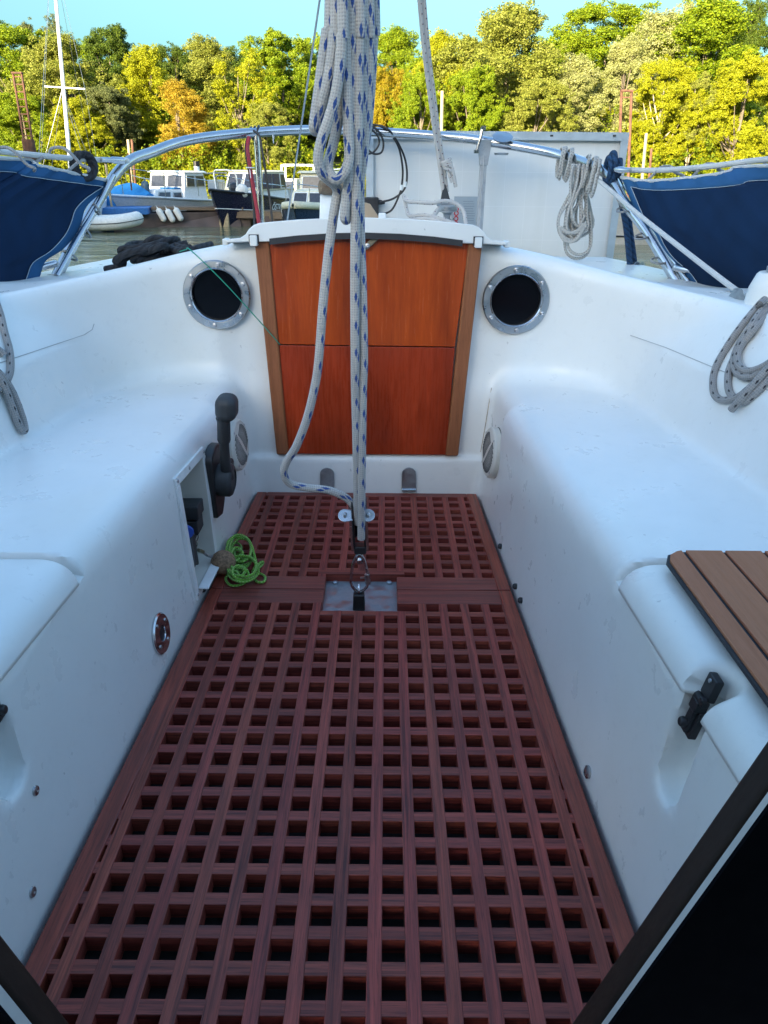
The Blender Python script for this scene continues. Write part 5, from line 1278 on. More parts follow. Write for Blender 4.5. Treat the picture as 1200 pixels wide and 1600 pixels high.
pane(sb_, p, 'left', (.1, .9, .5, .9), M['winglass'], M['white']); pane(sb_, p, 'right', (.1, .9, .5, .9), M['winglass'], M['white'])
mb = LMB(); mb.hexa([V((x, y, 2.16)) for x, y in ((-2.5, -1.05), (-.7, -1.0), (-.7, 1.0), (-2.5, 1.05))]+[V((x, y, 2.25)) for x, y in ((-2.4, -.95), (-.8, -.9), (-.8, .9), (-2.4, .95))]); mb.build('roof', M['cream'], sb_, bevel=.02)
lrail(sb_, [(-1, 1.2, 1.55), (1.2, .95, 1.62), (2.9, .3, 1.78), (2.9, -.3, 1.78), (1.2, -.95, 1.62), (-1, -1.2, 1.55)], .016, posts=[(1.2, .95, 1.62), (2.8, .35, 1.76), (2.8, -.35, 1.76), (1.2, -.95, 1.62)], zb=1.1)
mb = LMB(); mb.tube(spline([V((-2.8, -.9, .9)), V((-2.8, -.9, 2.2)), V((-2.7, 0, 2.3)), V((-2.8, .9, 2.2)), V((-2.8, .9, .9))], 4), .03, 6, uvs=False); mb.build('stern_arch', M['white'], sb_)
text_mesh('hull_lettering', 'Sophie', M['textwhite'], .40, side_mtx(rows, 12, -1, .03, .07, 1), sb_, .35, .004, .006, True)
fender(P(451, 332, Y=30.5), .9, .26, 'rubber', 'fat black fender left of the dark blue boat with the script name')
# ---- cream cruiser with an arched frame behind
c = P(452, 320, Y=46); cc_ = thing('motor_cruiser', (c.x, 46.5, WATER), 'cream motor cruiser with a white arched canopy frame behind the dark blue boats', 'motor boat', rz=math.radians(-100))
rows, h = make_hull(cc_, 8, 2.8, 1.25, .95, M['cream'], M['cream'])
o, p = block(cc_, 'deckhouse', -2.5, 1.6, 1.1, .85, .95, 1.85, M['cream'], .5, .1, .9)
pane(cc_, p, 'front', (.1, .9, .45, .85), M['winglass']); pane(cc_, p, 'left', (.1, .9, .45, .8), M['winglass']); pane(cc_, p, 'right', (.1, .9, .45, .8), M['winglass'])
mb = LMB()
for x in (-2.6, -1.8): mb.tube(spline([V((x, -1.0, .9)), V((x, -1.0, 2.35)), V((x, -.8, 2.55)), V((x, .8, 2.55)), V((x, 1.0, 2.35)), V((x, 1.0, .9))], 4), .06, 6, uvs=False)
mb.build('arch_frame', M['white'], cc_)
mb = LMB(); mb.box((-2.2, 0, 2.60), (.9, 1.8, .06)); mb.build('canopy', M['white'], cc_, bevel=.03)
# ---- tarpaulin covered boat, inflatable dinghy, pontoon, jetty
c = P(176, 352, Y=33.5); tb = thing('covered_boat', (c.x*1.09, 37.2, WATER), 'small boat under a bright blue tarpaulin beside the pontoon', 'boat', rz=math.radians(155))
rows, h = make_hull(tb, 4.3, 2.0, .75, .65, M['tarp'], M['tarp'])
mb = LMB(); rr_ = []
for i, q in enumerate(rows):
    s = i/18; hb = q[0][1]+.10; zr = 1.55+.15*math.sin(s*7) - .75*max(0, s-.7)/.3 - .25*max(0, .18-s)/.18
    rr_.append([V((q[0][0], -hb-.04, .12)), V((q[0][0], -hb, .62)), V((q[0][0], -hb*.62, .62+(zr-.62)*.62-.05*math.sin(i*2.1))), V((q[0][0], 0, zr)), V((q[0][0], hb*.62, .62+(zr-.62)*.62-.05*math.sin(i*1.7))), V((q[0][0], hb, .62)), V((q[0][0], hb+.04, .12))])
mb.grid(rr_); mb.add(rr_[0], [tuple(range(7))], 0, False); mb.build('tarpaulin', M['tarp'], tb)
c = P(158, 362, Y=31.0); dg_ = thing('inflatable_dinghy', (c.x, 31.2, WATER), 'white inflatable dinghy with a thin dark band floating beside the blue tarpaulin', 'dinghy', rz=math.radians(12))
mb = LMB(); pts = [V((-1.3, -.62, .32)), V((-.4, -.66, .32)), V((.5, -.62, .34)), V((1.1, -.38, .42)), V((1.35, 0, .48)), V((1.1, .38, .42)), V((.5, .62, .34)), V((-.4, .66, .32)), V((-1.3, .62, .32))]
sp2 = spline(pts, 5); mb.tube(sp2, [.12]+[.26]*(len(sp2)-2)+[.12], 14, uvs=False); mb.build('tube', M['fender'], dg_)
mb = LMB(); mb.tube([p_+V((0, 0, .0))+ (V((p_.x*.3, p_.y, 0)).normalized()*.262) for p_ in sp2[2:-2]], .016, 6, uvs=False); mb.build('rub_band', M['black'], dg_)
mb = LMB(); mb.box((0, 0, .22), (2.3, 1.0, .06)); mb.build('floor', M['hullgrey'], dg_)
c = P(224, 356, Z=WATER); pn = thing('pontoon', (c.x, c.y, WATER), 'brown floating pontoon with a bright blue deck end', 'pontoon', rz=math.radians(12))
mb = LMB(); mb.hexa([V((x, y, z)) for x, y, z in ((-1.2, 0, -.3), (4.1, .4, -.3), (4.1, 2.2, -.3), (-1.2, 2.0, -.3), (-1.2, -.1, .50), (4.1, .9, .62), (4.1, 2.2, .62), (-1.2, 2.0, .50))]); mb.build('float', M['floatbrown'], pn)
mb = LMB(); mb.box((-.65, .85, .66), (1.9, 2.2, .26)); mb.build('blue_deck', M['floatblue'], pn, bevel=.03)
mb = LMB(); mb.box((2.3, 1.5, .72), (3.9, 1.6, .12)); mb.build('deck_boards', M['oldwood'], pn)
for k, (px_, py_) in enumerate(((252, 336), (266, 337), (279, 335))):
    fender(P(px_, py_, Y=c.y+.35+.12*k), .58, .13, 'fender', ['leftmost', 'middle', 'rightmost'][k]+' white fender of the three hung on the brown pontoon side', 'fenders on the pontoon side', lean=-.45)
j0, j1 = P(292, 333, Y=35.6), P(446, 334, Y=34.0); jt = thing('jetty', ((j0.x+j1.x)/2, (j0.y+j1.y)/2, WATER), 'long low wooden jetty in front of the moored motor boats', 'jetty')
dirj = (j1-j0); dirj.z = 0; nj = V((-dirj.y, dirj.x, 0)).normalized(); zt = P(370, 329, Y=35).z
mb = MB()
a, b_ = V((j0.x, j0.y, zt)), V((j1.x+2.5, j1.y-.4, zt))
for k in range(26):
    p0 = a.lerp(b_, k/26+.002); p1 = a.lerp(b_, (k+1)/26-.002); mb.hexa([p0+V((0, 0, -.05)), p1+V((0, 0, -.05)), p1+nj*1.5+V((0, 0, -.05)), p0+nj*1.5+V((0, 0, -.05)), p0, p1, p1+nj*1.5, p0+nj*1.5])
mb.build('deck_boards', M['oldwood'], jt)
mb = MB(); mb.hexa([a+V((0, 0, -.30))-nj*.06, b_+V((0, 0, -.30))-nj*.06, b_+V((0, 0, -.30)), a+V((0, 0, -.30)), a-nj*.06+V((0, 0, -.052)), b_-nj*.06+V((0, 0, -.052)), b_+V((0, 0, -.052)), a+V((0, 0, -.052))]); mb.build('edge_beam', M['oldwood'], jt)
mb = MB(); m_ = a.lerp(b_, .32)
for t_ in (.34, .62, .9): 
    q = a.lerp(b_, t_); mb.box((q.x, q.y+.7, WATER+.1), (2.2 if t_ > .5 else 1.0, 1.2, .7))
mb.build('floats', M['floatbrown'], jt)
q = P(351, 345, Y=34.7); mb = MB(); mb.box((q.x, q.y, WATER+.28), (.42, .3, .78)); mb.build('yellow_float_post', M['palepost'], jt, bevel=.05)
# white boat glimpsed between the panel and the right rail leg
c = P(985, 385, Y=27); rb_ = thing('motor_boat', (c.x+2.6, 28.5, WATER), 'white motor boat half hidden behind the right hand weather cloth', 'motor boat', rz=math.radians(200))
rows, h = make_hull(rb_, 7, 2.6, 1.25, .95, M['hullgrey'], M['white']); strake(rb_, rows, M['black'], 0, .06); strake(rb_, rows, M['black'], 3, .03, name='boot_stripe')
o, p = block(rb_, 'cabin', -2, 1.6, 1.05, .75, .95, 1.75, M['white'], .5, .1, .88)
pane(rb_, p, 'left', (.1, .9, .35, .8), M['winglass']); pane(rb_, p, 'right', (.1, .9, .35, .8), M['winglass'])
# ---- far sailing yacht with a bare mast (its hull lies behind the left weather cloth)
c = P(108, 300, Y=33); fy = thing('sailing_yacht', (c.x, 33, WATER), 'distant sailing yacht whose bare white mast with spreaders rises above the left cloth', 'sailing yacht', rz=math.radians(95))
rows, h = make_hull(fy, 8.5, 2.7, 1.2, .95, M['white'], M['white'], bowp=1.8, stern=.6)
o, p = block(fy, 'coachroof', -1.6, 1.6, .85, .6, 1.0, 1.45, M['white'], .5, .2, .85)
tm = P(84, -40, Y=33); bm_ = P(110, 262, Y=33); loc = lambda w_: (Matrix.LocRotScale(fy.location, fy.rotation_euler, fy.scale).inverted() @ w_)
top_ = bm_ + (tm-bm_)*1.15; bot_ = V((bm_.x+.1, 33, .0)); 
mb = LMB(); mb.tube([loc(bot_), loc(bm_), loc(top_)], [.085, .08, .055], 10, uvs=False); mast = mb.build('mast', M['white'], fy)
s0, s1 = P(70, 135, Y=33.0), P(133, 139, Y=33.0); mb = LMB(); mb.bar(loc(s0), loc(s1), .05, .04); mb.build('spreaders', M['white'], mast)
mb = LMB(); hd = loc(tm.lerp(top_, .9))
for a, b_ in ((hd, loc(s0)), (hd, loc(s1)), (loc(s0), V((.1, 1.3, 1.0))), (loc(s1), V((.1, -1.3, 1.0))), (loc(P(97, 140, Y=33)), V((-.7, 1.25, 1.0))), (loc(P(97, 140, Y=33)), V((-.7, -1.25, 1.0))), (loc(P(97, 140, Y=33)), V((.8, 1.2, 1.0))), (loc(P(97, 140, Y=33)), V((.8, -1.2, 1.0))), (hd, V((4.4, 0, 1.2))), (hd, V((-4.2, 0, 1.0)))): mb.tube([a, b_], .0065, 5, uvs=False)
mb.build('rigging', M['steel_dull'], mast)
# ---- mooring piles
def pile(px, pt, pb_, Y, w_, mat, label, two=False, base=None):
    a, b_ = P(px[0], pt, Y=Y), P(px[1], pb_, Y=Y); b_ = a + (b_-a)*1.0; b_.z = WATER-.5 if True else b_.z
    t = thing('mooring_pile', (b_.x, Y, WATER), label, 'mooring pile', 'mooring piles')
    mb = MB()
    if two:
        mid = a.lerp(b_, base)
        for s in (-1, 1): mb.tube([a+V((s*w_*.42, 0, 0)), mid+V((s*w_*.42, 0, 0))], w_*.12, 6, uvs=False)
        for k in (range(9) if base < .5 else (0, 4)): q = a.lerp(mid, (k+.5)/9); mb.bar(q+V((-w_*.42, 0, 0)), q+V((w_*.42, 0, .0)), w_*.08, w_*.10)
        mb.box(a, (w_, w_*.5, w_*.15)); mb.tube([mid, b_], w_*.62, 10, uvs=False)
    else: mb.tube([a, b_], w_/2, 8, uvs=False)
    mb.build('shaft', M[mat], t)
    return t
pile((27, 47), 114, 250, 30, .36, 'rust', 'rusty steel pile with an open ladder top above the left weather cloth', True, .36)
pile((979, 979), 142, 300, 44, .62, 'rust', 'rusty double mooring pile rising behind the right end of the solar panel', True, .8)
pile((1010, 1004), 208, 300, 45, .16, 'palepost', 'thin pale post standing just right of the rusty double pile', False)
pile((1018, 1016), 232, 300, 45.5, .14, 'rust', 'thin rusty post behind the right weather cloth')
pile((691, 689), 142, 300, 42, .16, 'palepost', 'thin pale post rising above the middle of the solar panel')
pile((200, 205), 218, 300, 41, .14, 'palepost', 'thin pale post left of the white cruiser')
pile((206, 210), 218, 300, 41.5, .13, 'rust', 'thin rusty post left of the white cruiser')
pile((165, 172), 256, 300, 34, .10, 'palepost', 'short pale post with a triangular cross piece behind the left rail')
# ================================================================== the wooded far bank
def leaf_mat(name, cols, bright=1.0, nscale=7.0):
    t = NT(name); isl = t.n('ShaderNodeNewGeometry').outputs['Random Per Island']
    n = t.noise(t.coord(), nscale, 3, .6)
    f = t.math('ADD', t.math('MULTIPLY', isl, .55), t.math('MULTIPLY', n, .5))
    k = len(cols); col = t.ramp(f, [(.15+.7*i/(k-1), tuple(c*bright for c in cc)) for i, cc in enumerate(cols)])
    m_ = t.set(Base_Color=col, Roughness=.6, Specular_IOR_Level=.25)
    # thin leaves let some light through
    tr = t.n('ShaderNodeBsdfTranslucent'); t.put(tr.inputs['Color'], col)
    mx = t.n('ShaderNodeMixShader'); mx.inputs[0].default_value = .36
    t.t.links.new(t.b.outputs[0], mx.inputs[1]); t.t.links.new(tr.outputs[0], mx.inputs[2]); t.t.links.new(mx.outputs[0], t.out.inputs[0])
    return m_
LEAF = {
 'bright': leaf_mat('bright green leaves', [(0.07956, 0.1433, 0.003705), (0.1778, 0.2484, 0.006175), (0.2902, 0.3344, 0.00988)]),
 'yellow': leaf_mat('yellow green leaves', [(0.1591, 0.1911, 0.003705), (0.2902, 0.3058, 0.006175), (0.4118, 0.3918, 0.01235)]),
 'olive': leaf_mat('olive willow leaves', [(0.131, 0.1529, 0.01482), (0.2246, 0.2484, 0.03087), (0.337, 0.3344, 0.06792)]),
 'silver': leaf_mat('silvery poplar leaves', [(0.1872, 0.2102, 0.0494), (0.3089, 0.3249, 0.0988), (0.4464, 0.4395, 0.1976)]),
 'dark': leaf_mat('dark green leaves', [(0.02808, 0.05924, 0.00494), (0.0702, 0.1147, 0.00988), (0.1404, 0.1815, 0.01482)]),
 'grey': leaf_mat('grey green leaves', [(0.06552, 0.08791, 0.02717), (0.1217, 0.1433, 0.04322), (0.1966, 0.2102, 0.0741)]),
 'gold': leaf_mat('golden autumn leaves', [(0.2808, 0.1815, 0.00988), (0.4118, 0.2771, 0.01976), (0.4464, 0.3631, 0.04322)]),
 'orange': leaf_mat('orange autumn leaves', [(0.2246, 0.1433, 0.006175), (0.3089, 0.2198, 0.00741), (0.2808, 0.2867, 0.00988)]),
}
LEAFB = {
 'bright': leaf_mat('bright green shrub leaves', [(0.0612, 0.1103, 0.00285), (0.1368, 0.1911, 0.00475), (0.2232, 0.2572, 0.0076)], 1, .5),
 'yellow': leaf_mat('yellow green shrub leaves', [(0.108, 0.1396, 0.00285), (0.2016, 0.2205, 0.00475), (0.3024, 0.294, 0.0095)], 1, .5),
 'olive': leaf_mat('olive wood leaves', [(0.1008, 0.1176, 0.0114), (0.1728, 0.1911, 0.02375), (0.2592, 0.2572, 0.05225)], 1, .2),
 'dark': leaf_mat('dark thicket leaves', [(0.0216, 0.04557, 0.0038), (0.054, 0.0882, 0.0076), (0.108, 0.1396, 0.0114)], 1, .3),
}
M['bark'] = plain('grey bark', (.15, .12, .085), .9, var=.4, scale=5, bump=.5)
M['palebark'] = plain('pale bark', (.42, .36, .25), .85, var=.3, scale=4, bump=.4)
def leaf_cloud(seed, lobes, subs, per, size, shape):
    """leaf sprays on uneven twigs, the twigs on uneven limbs; shape(z 0..1) is the crown half width"""
    rg = np.random.default_rng(seed)
    L = []; LR = []
    while len(L) < lobes:
        z = rg.uniform(.02, .98); a = rg.uniform(0, 2*PI); w_ = shape(z)
        if w_ <= .02: continue
        rr = w_*math.sqrt(rg.uniform(.05, 1.0))*rg.uniform(.70, 1.05)
        L.append((rr*math.cos(a), rr*math.sin(a), z)); LR.append(rg.uniform(.07, .16)*(.55+.9*w_))
    L = np.array(L); LR = np.array(LR)
    d = rg.normal(size=(lobes*subs, 3)); d /= np.linalg.norm(d, axis=1)[:, None]; d[:, 2] = d[:, 2]*.9+.16
    C = np.repeat(L, subs, 0) + d*(np.repeat(LR, subs)*rg.uniform(.45, 1.25, lobes*subs))[:, None]
    R = rg.uniform(.012, .040, lobes*subs)
    k = rg.random(lobes*subs) < .06; C[k] += d[k]*.05; R[k] *= .6       # stray shoots
    cnt = np.maximum(4, (per*(R/.028)**1.7)).astype(int); ci = np.repeat(np.arange(len(C)), cnt); n = len(ci)
    e = rg.normal(size=(n, 3)); e /= np.linalg.norm(e, axis=1)[:, None]
    pos = C[ci] + e*(R[ci]*(.25+.95*rg.random(n)**.6))[:, None]*np.array([1.15, 1.15, .8])
    nr = e*.5 + d[ci]*.5 + rg.normal(size=(n, 3))*.75; nr /= np.linalg.norm(nr, axis=1)[:, None]
    up_ = rg.normal(size=(n, 3)); x = np.cross(nr, up_); x /= np.linalg.norm(x, axis=1)[:, None]; y = np.cross(nr, x)
    s = size*rg.uniform(.5, 1.35, n)[:, None]
    v = np.stack([pos - x*s*.5, pos - y*s*.34 + x*s*.08, pos + x*s*.62, pos + y*s*.34 - x*s*.05], 1).reshape(-1, 3)
    return v, L
def crown_mesh(name, v, sc_):
    n = len(v)//4; me = bpy.data.meshes.new(name); vv = (v*np.array(sc_)).astype(np.float32)
    me.vertices.add(len(vv)); me.vertices.foreach_set('co', vv.ravel())
    me.loops.add(n*4); me.loops.foreach_set('vertex_index', np.arange(n*4, dtype=np.int32))
    me.polygons.add(n); me.polygons.foreach_set('loop_start', np.arange(n, dtype=np.int32)*4); me.polygons.foreach_set('loop_total', np.full(n, 4, np.int32))
    me.update(calc_edges=True); return me
SHAPES = {
 'round': lambda z: .50*math.sqrt(max(0, 1-((z-.46)/.54)**2)),
 'tall': lambda z: .30*max(0, math.sin(PI*min(1, (z*.96+.04)))**.7)*(1.15-.45*z),
 'willow': lambda z: .48*max(0, 1-abs((z-.42)/.58)**2.2),
 'slim': lambda z: .20*max(0, math.sin(PI*min(1, z+.03))**.6)*(1.2-.5*z),
 'birch': lambda z: .34*max(0, 1-abs((z-.36)/.64)**1.7),
}
CROWN = {}
for k, (shp, nl, ns, per, sz) in {'round': ('round', 60, 27, 92, .0132), 'roundb': ('round', 50, 30, 98, .0136), 'tall': ('tall', 58, 23, 80, .0120), 'willow': ('willow', 74, 26, 84, .0120), 'birch': ('birch', 56, 23, 84, .0115), 'sparse': ('round', 24, 24, 62, .0150)}.items():
    CROWN[k] = leaf_cloud(sum(map(ord, k)), nl, ns, per, sz, SHAPES[shp])
_mc = {}
def tree(px, ptop, Y, wpx, kind, leaf, label, base=.22, bark='bark', pbase=None):
    """crown top seen at (px, ptop), crown wpx pixels wide, standing on the bank at distance Y"""
    t_ = P(px, ptop, Y=Y); zg = {True: -.2}.get(Y < 60, .3 + max(0, (Y-60))*.13)
    if pbase: zg = P(px, pbase, Y=Y).z
    H = t_.z - zg; Wd = 1.42*wpx/FPX*(V((t_.x, Y, 0))-EYE).dot(FW)
    wrel = {'round': 1.06, 'roundb': 1.06, 'tall': .60, 'willow': .98, 'slim': .42, 'birch': .72, 'sparse': 1.06}[kind]
    th = thing('tree', (t_.x, Y, zg), label, 'tree', 'trees on the far bank')
    v, C = CROWN[kind]
    if kind not in _mc: _mc[kind] = crown_mesh('crown', v, (1, 1, 1)); _mc[kind].materials.append(LEAF[leaf])
    o = bpy.data.objects.new('crown', _mc[kind]); COL.objects.link(o); o.parent = th; o.location = (0, 0, H*base); o.scale = (Wd/wrel, Wd/wrel, H*(1-base))
    o.material_slots[0].link = 'OBJECT'; o.material_slots[0].material = LEAF[leaf]
    o.rotation_euler = (0, 0, random.uniform(0, 6.28))
    mb = LMB(); rr_ = random.Random(int(px+ptop*3)); lean = rr_.uniform(-.04, .04)*H
    rt = H*.020
    trunk = spline([V((0, 0, -.4)), V((lean*.3, 0, H*.25)), V((lean, lean*.5, H*.55)), V((lean*1.1, 0, H*.86))], 4)
    mb.tube(trunk, [rt*(1-.8*i/(len(trunk)-1)) for i in range(len(trunk))], 7, uvs=False)
    idx = list(range(len(C))); rr_.shuffle(idx)
    for i in idx[:16]:
        e = V((C[i][0]*Wd/wrel, C[i][1]*Wd/wrel, C[i][2]*H*(1-base)+H*base)); s0 = max(.1, min(.8, (e.z/H)*.62))
        b = trunk[min(len(trunk)-1, int(s0*len(trunk)))]; m_ = b.lerp(e, .55)+V((0, 0, -.04*H)); mb.tube(spline([b, m_, e], 3), [rt*.42, rt*.36, rt*.3, rt*.24, rt*.18, rt*.12, rt*.07], 5, uvs=False)
    ob = mb.build('trunk', M[bark], th, weld=False)
    ob.parent = th; ob.rotation_euler = o.rotation_euler
    return th
T = [
 (8, 46, 70, 150, 'round', 'bright', 'tall bright green tree at the left picture edge behind the rusty pile', .12),
 (92, 62, 64, 130, 'willow', 'olive', 'big olive green willow directly behind the bare mast', .12),
 (62, 28, 82, 70, 'sparse', 'grey', 'thin grey topped tree peeping above the olive willow', .3),
 (172, 50, 73, 92, 'roundb', 'dark', 'dark green tree between the bare mast and the yellow slender tree', .2),
 (166, 140, 62, 74, 'round', 'grey', 'small grey green bushy tree right of the mast spreaders', .10),
 (222, 76, 66, 62, 'tall', 'yellow', 'slender yellow green tree left of the golden birch', .12),
 (268, 76, 75, 72, 'round', 'dark', 'round dark green crown above the golden birch', .3),
 (277, 134, 60, 78, 'birch', 'gold', 'golden orange autumn birch behind the white cruiser', .10),
 (322, 64, 71, 74, 'tall', 'olive', 'tall olive tree right of the golden birch', .10),
 (372, 84, 62, 84, 'sparse', 'yellow', 'sparse bright yellow tree with a pale forked trunk above the rail', .22),
 (360, 82, 80, 90, 'round', 'dark', 'dark tree behind the sparse yellow one', .25),
 (438, 60, 70, 110, 'roundb', 'bright', 'broad deep green tree left of the hanging rope', .12),
 (415, 165, 60, 72, 'round', 'olive', 'low olive bushy tree behind the red cable stanchion', .05),
 (500, 66, 76, 90, 'round', 'bright', 'green tree mostly hidden behind the hanging rope', .15),
 (622, 52, 74, 120, 'willow', 'bright', 'green tree just right of the hanging rope', .1),
 (606, 112, 62, 60, 'round', 'orange', 'small orange tinted tree close right of the hanging rope', .10),
 (690, 58, 68, 100, 'willow', 'yellow', 'yellow green tree behind the slanting stay rope', .08),
 (655, 120, 60, 70, 'round', 'bright', 'lower green tree left of the thin pale post above the panel', .05),
 (797, 18, 67, 176, 'willow', 'olive', 'very broad olive yellow tree above the middle of the solar panel', .06),
 (742, 112, 61, 84, 'round', 'bright', 'low bright green tree above the rail clamp', .05),
 (955, 14, 82, 160, 'round', 'bright', 'round bright green tree crown high behind the rusty double pile', .2),
 (906, 92, 64, 66, 'tall', 'silver', 'narrow silvery tree left of the rusty double pile', .10),
 (985, 66, 66, 96, 'willow', 'silver', 'silvery olive tree directly behind the rusty double pile', .14),
 (1040, 26, 72, 90, 'tall', 'silver', 'tall pale tree left of the highest bright green tree', .10),
 (1120, 2, 70, 118, 'tall', 'bright', 'highest bright green tree at the right', .12),
 (1090, -8, 84, 70, 'sparse', 'silver', 'pale tree top poking out behind the highest green tree', .4),
 (1156, 28, 80, 60, 'tall', 'silver', 'pale silvery tree between the highest and the darkest tree', .25),
 (1192, 4, 78, 76, 'round', 'dark', 'dark green tree at the top right picture corner', .2),
 (1046, 100, 62, 92, 'round', 'yellow', 'bright yellow green tree with a bare white trunk over the right cloth', .16, 'palebark'),
 (1096, 116, 62, 66, 'sparse', 'olive', 'open crowned tree with pale forked trunks over the right cloth', .30, 'palebark'),
 (1170, 96, 61, 110, 'round', 'yellow', 'yellow green tree at the right edge below the dark corner tree', .08),
 (845, 130, 60, 96, 'round', 'olive', 'low olive tree above the right half of the solar panel', .05),
 (120, 160, 60, 84, 'round', 'yellow', 'low yellow green tree at the foot of the bare mast', .03),
 (128, 74, 79, 100, 'round', 'bright', 'bright green tree filling the gap right of the bare mast', .12),
 (225, 120, 78, 120, 'round', 'bright', 'green tree behind the slender yellow one', .10),
 (330, 130, 78, 120, 'willow', 'bright', 'mid green tree in the gap right of the golden birch', .08),
 (560, 78, 79, 120, 'willow', 'olive', 'olive tree hidden for the most part by the rope loops', .08),
 (725, 66, 78, 120, 'round', 'olive', 'olive tree filling the gap left of the very broad olive yellow tree', .08),
 (875, 62, 79, 120, 'round', 'bright', 'green tree behind the narrow silvery one', .08),
 (1010, 84, 79, 130, 'willow', 'yellow', 'yellow green tree behind the silvery olive one', .08),
 (30, 150, 60, 90, 'round', 'bright', 'low bright green tree beside the rusty ladder pile', .03),
]
for a in T: tree(*a[:7], base=a[7], bark=a[8] if len(a) > 8 else 'bark')
# undergrowth along the water and woodland running on beyond the frame: nobody could count it
def shrubs(name, spec, leaf, seed, per=1700, size=.17):
    rg = np.random.default_rng(seed); vs = []
    for (x, y, z, r, h) in spec:
        ns = int(34*(r/1.6)**1.2); d = rg.normal(size=(ns, 3)); d /= np.linalg.norm(d, axis=1)[:, None]; d[:, 2] = np.abs(d[:, 2])
        C = np.array([x, y, z]) + d*rg.uniform(.45, 1.1, ns)[:, None]*np.array([r, r, h]); R = rg.uniform(.18, .5, ns)*(1 if r < 4 else 2.4)
        ci = np.repeat(np.arange(ns), max(8, per//34)); n = len(ci)
        e = rg.normal(size=(n, 3)); e /= np.linalg.norm(e, axis=1)[:, None]
        pos = C[ci] + e*(R[ci]*(.25+.95*rg.random(n)**.6))[:, None]
        nr = e*.5 + d[ci]*.5 + rg.normal(size=(n, 3))*.7; nr /= np.linalg.norm(nr, axis=1)[:, None]
        u = rg.normal(size=(n, 3)); xx = np.cross(nr, u); xx /= np.linalg.norm(xx, axis=1)[:, None]; yy = np.cross(nr, xx)
        s = size*rg.uniform(.5, 1.3, n)[:, None]*(1 if r < 4 else 2.0)
        vs.append(np.stack([pos-xx*s*.5, pos-yy*s*.36, pos+xx*s*.6, pos+yy*s*.36], 1).reshape(-1, 3))
    me = crown_mesh(name, np.concatenate(vs), (1, 1, 1)); me.materials.append(LEAFB[leaf])
    o = bpy.data.objects.new(name, me); COL.objects.link(o); return o
rs = random.Random(21)
sp_a = [(x+rs.uniform(-.5, .5), 57.6+rs.uniform(-.8, 1.2)+2*math.sin(x*.05+1)+math.sin(x*.17+1), -.6, rs.uniform(1.1, 2.1), rs.uniform(1.6, 3.4)) for x in np.arange(-84, 84, 1.5)]
sp_b = [(x+rs.uniform(-.5, .5), 58.6+rs.uniform(-.8, 1.2)+2*math.sin(x*.05+1)+math.sin(x*.17+1), -.2, rs.uniform(1.2, 2.2), rs.uniform(2.0, 4.2)) for x in np.arange(-84, 84, 1.9)]
sp_c = [(x+rs.uniform(-.8, .8), 64+rs.uniform(-1, 3), .4, rs.uniform(1.8, 2.8), rs.uniform(3.0, 6.0)) for x in np.arange(-48, 48, 2.6)]
props(shrubs('undergrowth', sp_a, 'yellow', 1), 'bright yellow green undergrowth along the far water edge', 'bushes', kind='stuff')
props(shrubs('undergrowth', sp_b, 'bright', 2), 'green undergrowth behind the yellow bushes on the far bank', 'bushes', kind='stuff')
props(shrubs('undergrowth', sp_c, 'bright', 3), 'green thicket between the tree trunks on the far bank', 'bushes', kind='stuff')
sp_d = [(x+rs.uniform(-3, 3), 92+rs.uniform(-4, 10), 4.5, rs.uniform(5, 7), rs.uniform(5.5, 8.2)) for x in np.arange(-52, 54, 5.5)]
sp_e = [(s*(x+rs.uniform(-2, 2)), 66+rs.uniform(-6, 16), .5, rs.uniform(4.5, 6.5), rs.uniform(9, 14)) for s in (-1, 1) for x in np.arange(50, 120, 6)]
props(shrubs('woodland', sp_d, 'olive', 4, 2600, .26), 'dense wood rising behind the first row of trees', 'wood', kind='stuff')
props(shrubs('woodland', sp_e, 'olive', 5, 5200, .17), 'wood running on along the bank at both sides', 'wood', kind='stuff')
# ================================================================== daylight
w = bpy.data.worlds.new('World'); sc.world = w; w.use_nodes = True
SUN_EL, SUN_AZ = math.radians(13), math.radians(207)      # azimuth of the sun, clockwise from +Y (it stands behind the camera, left)
nt = w.node_tree; sky = nt.nodes.new('ShaderNodeTexSky'); sky.sky_type = 'NISHITA'; sky.sun_disc = False
sky.sun_elevation = SUN_EL; sky.sun_rotation = SUN_AZ
sky.air_density = 1.0; sky.dust_density = 1.15; sky.ozone_density = 1.6
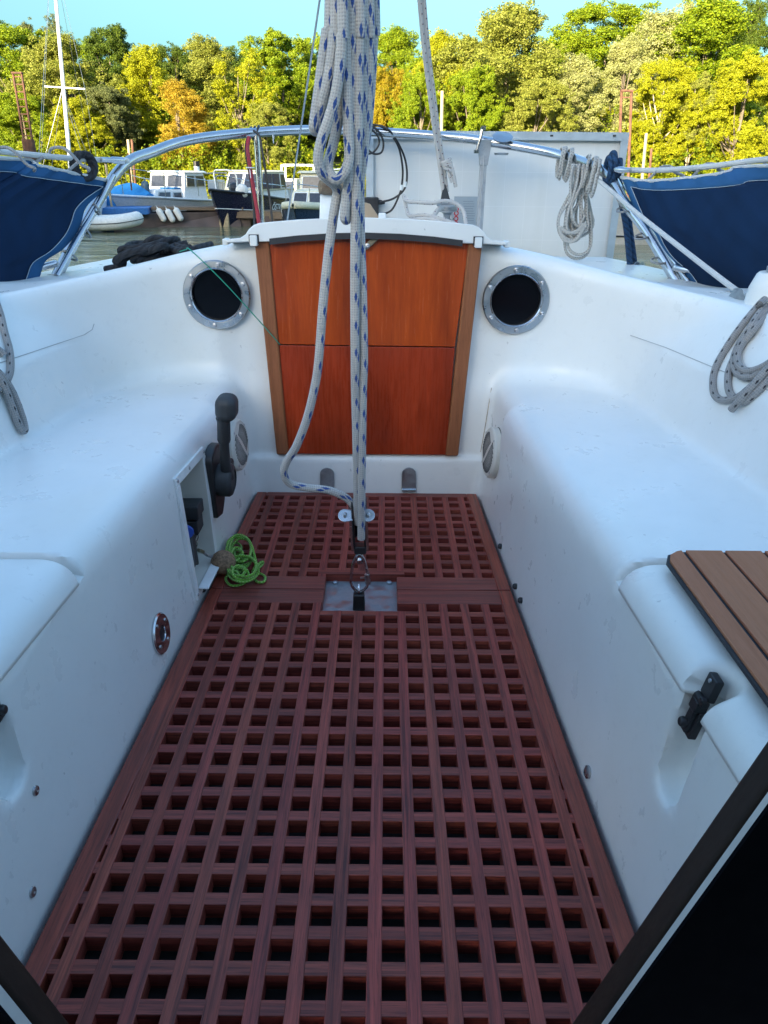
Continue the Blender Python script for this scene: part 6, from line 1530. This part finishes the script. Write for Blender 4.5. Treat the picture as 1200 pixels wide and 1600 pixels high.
# sky colour multiplied: dimmed ahead near the horizon, brightened bluish overhead to light the walls
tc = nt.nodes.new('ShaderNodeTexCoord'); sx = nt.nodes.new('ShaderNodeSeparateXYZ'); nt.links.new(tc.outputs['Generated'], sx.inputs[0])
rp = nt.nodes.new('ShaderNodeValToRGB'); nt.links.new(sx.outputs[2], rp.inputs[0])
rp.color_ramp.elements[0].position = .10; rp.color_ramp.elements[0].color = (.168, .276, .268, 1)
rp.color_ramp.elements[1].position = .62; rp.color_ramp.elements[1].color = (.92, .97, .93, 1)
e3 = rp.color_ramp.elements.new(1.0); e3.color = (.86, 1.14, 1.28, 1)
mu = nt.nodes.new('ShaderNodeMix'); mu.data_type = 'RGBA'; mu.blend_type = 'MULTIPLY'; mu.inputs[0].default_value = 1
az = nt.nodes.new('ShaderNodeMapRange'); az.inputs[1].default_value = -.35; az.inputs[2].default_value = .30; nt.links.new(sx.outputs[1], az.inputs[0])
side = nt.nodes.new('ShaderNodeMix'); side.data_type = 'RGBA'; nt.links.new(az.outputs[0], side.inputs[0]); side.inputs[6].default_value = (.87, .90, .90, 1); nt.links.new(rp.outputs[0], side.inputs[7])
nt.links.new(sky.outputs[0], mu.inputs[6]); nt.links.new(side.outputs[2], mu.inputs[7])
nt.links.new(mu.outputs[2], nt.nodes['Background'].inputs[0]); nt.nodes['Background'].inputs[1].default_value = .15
sl = bpy.data.lights.new('sun', 'SUN'); so = bpy.data.objects.new('sun', sl); COL.objects.link(so)
sl.energy = 5.0; sl.angle = math.radians(.5); sl.color = (1.0, .86, .62)
sd_ = V((math.sin(SUN_AZ)*math.cos(SUN_EL), math.cos(SUN_AZ)*math.cos(SUN_EL), math.sin(SUN_EL)))
so.rotation_euler = (-sd_).to_track_quat('-Z', 'Y').to_euler(); so.location = sd_*50
sc.view_settings.view_transform = 'Standard'; sc.view_settings.look = 'None'; sc.view_settings.gamma = 1; sc.view_settings.exposure = 2.22
sc.cycles.max_bounces = 8; sc.cycles.diffuse_bounces = 4; sc.cycles.glossy_bounces = 3; sc.cycles.transparent_max_bounces = 6
sc.cycles.use_denoising = True
sc.cycles.caustics_reflective = False; sc.cycles.caustics_refractive = False
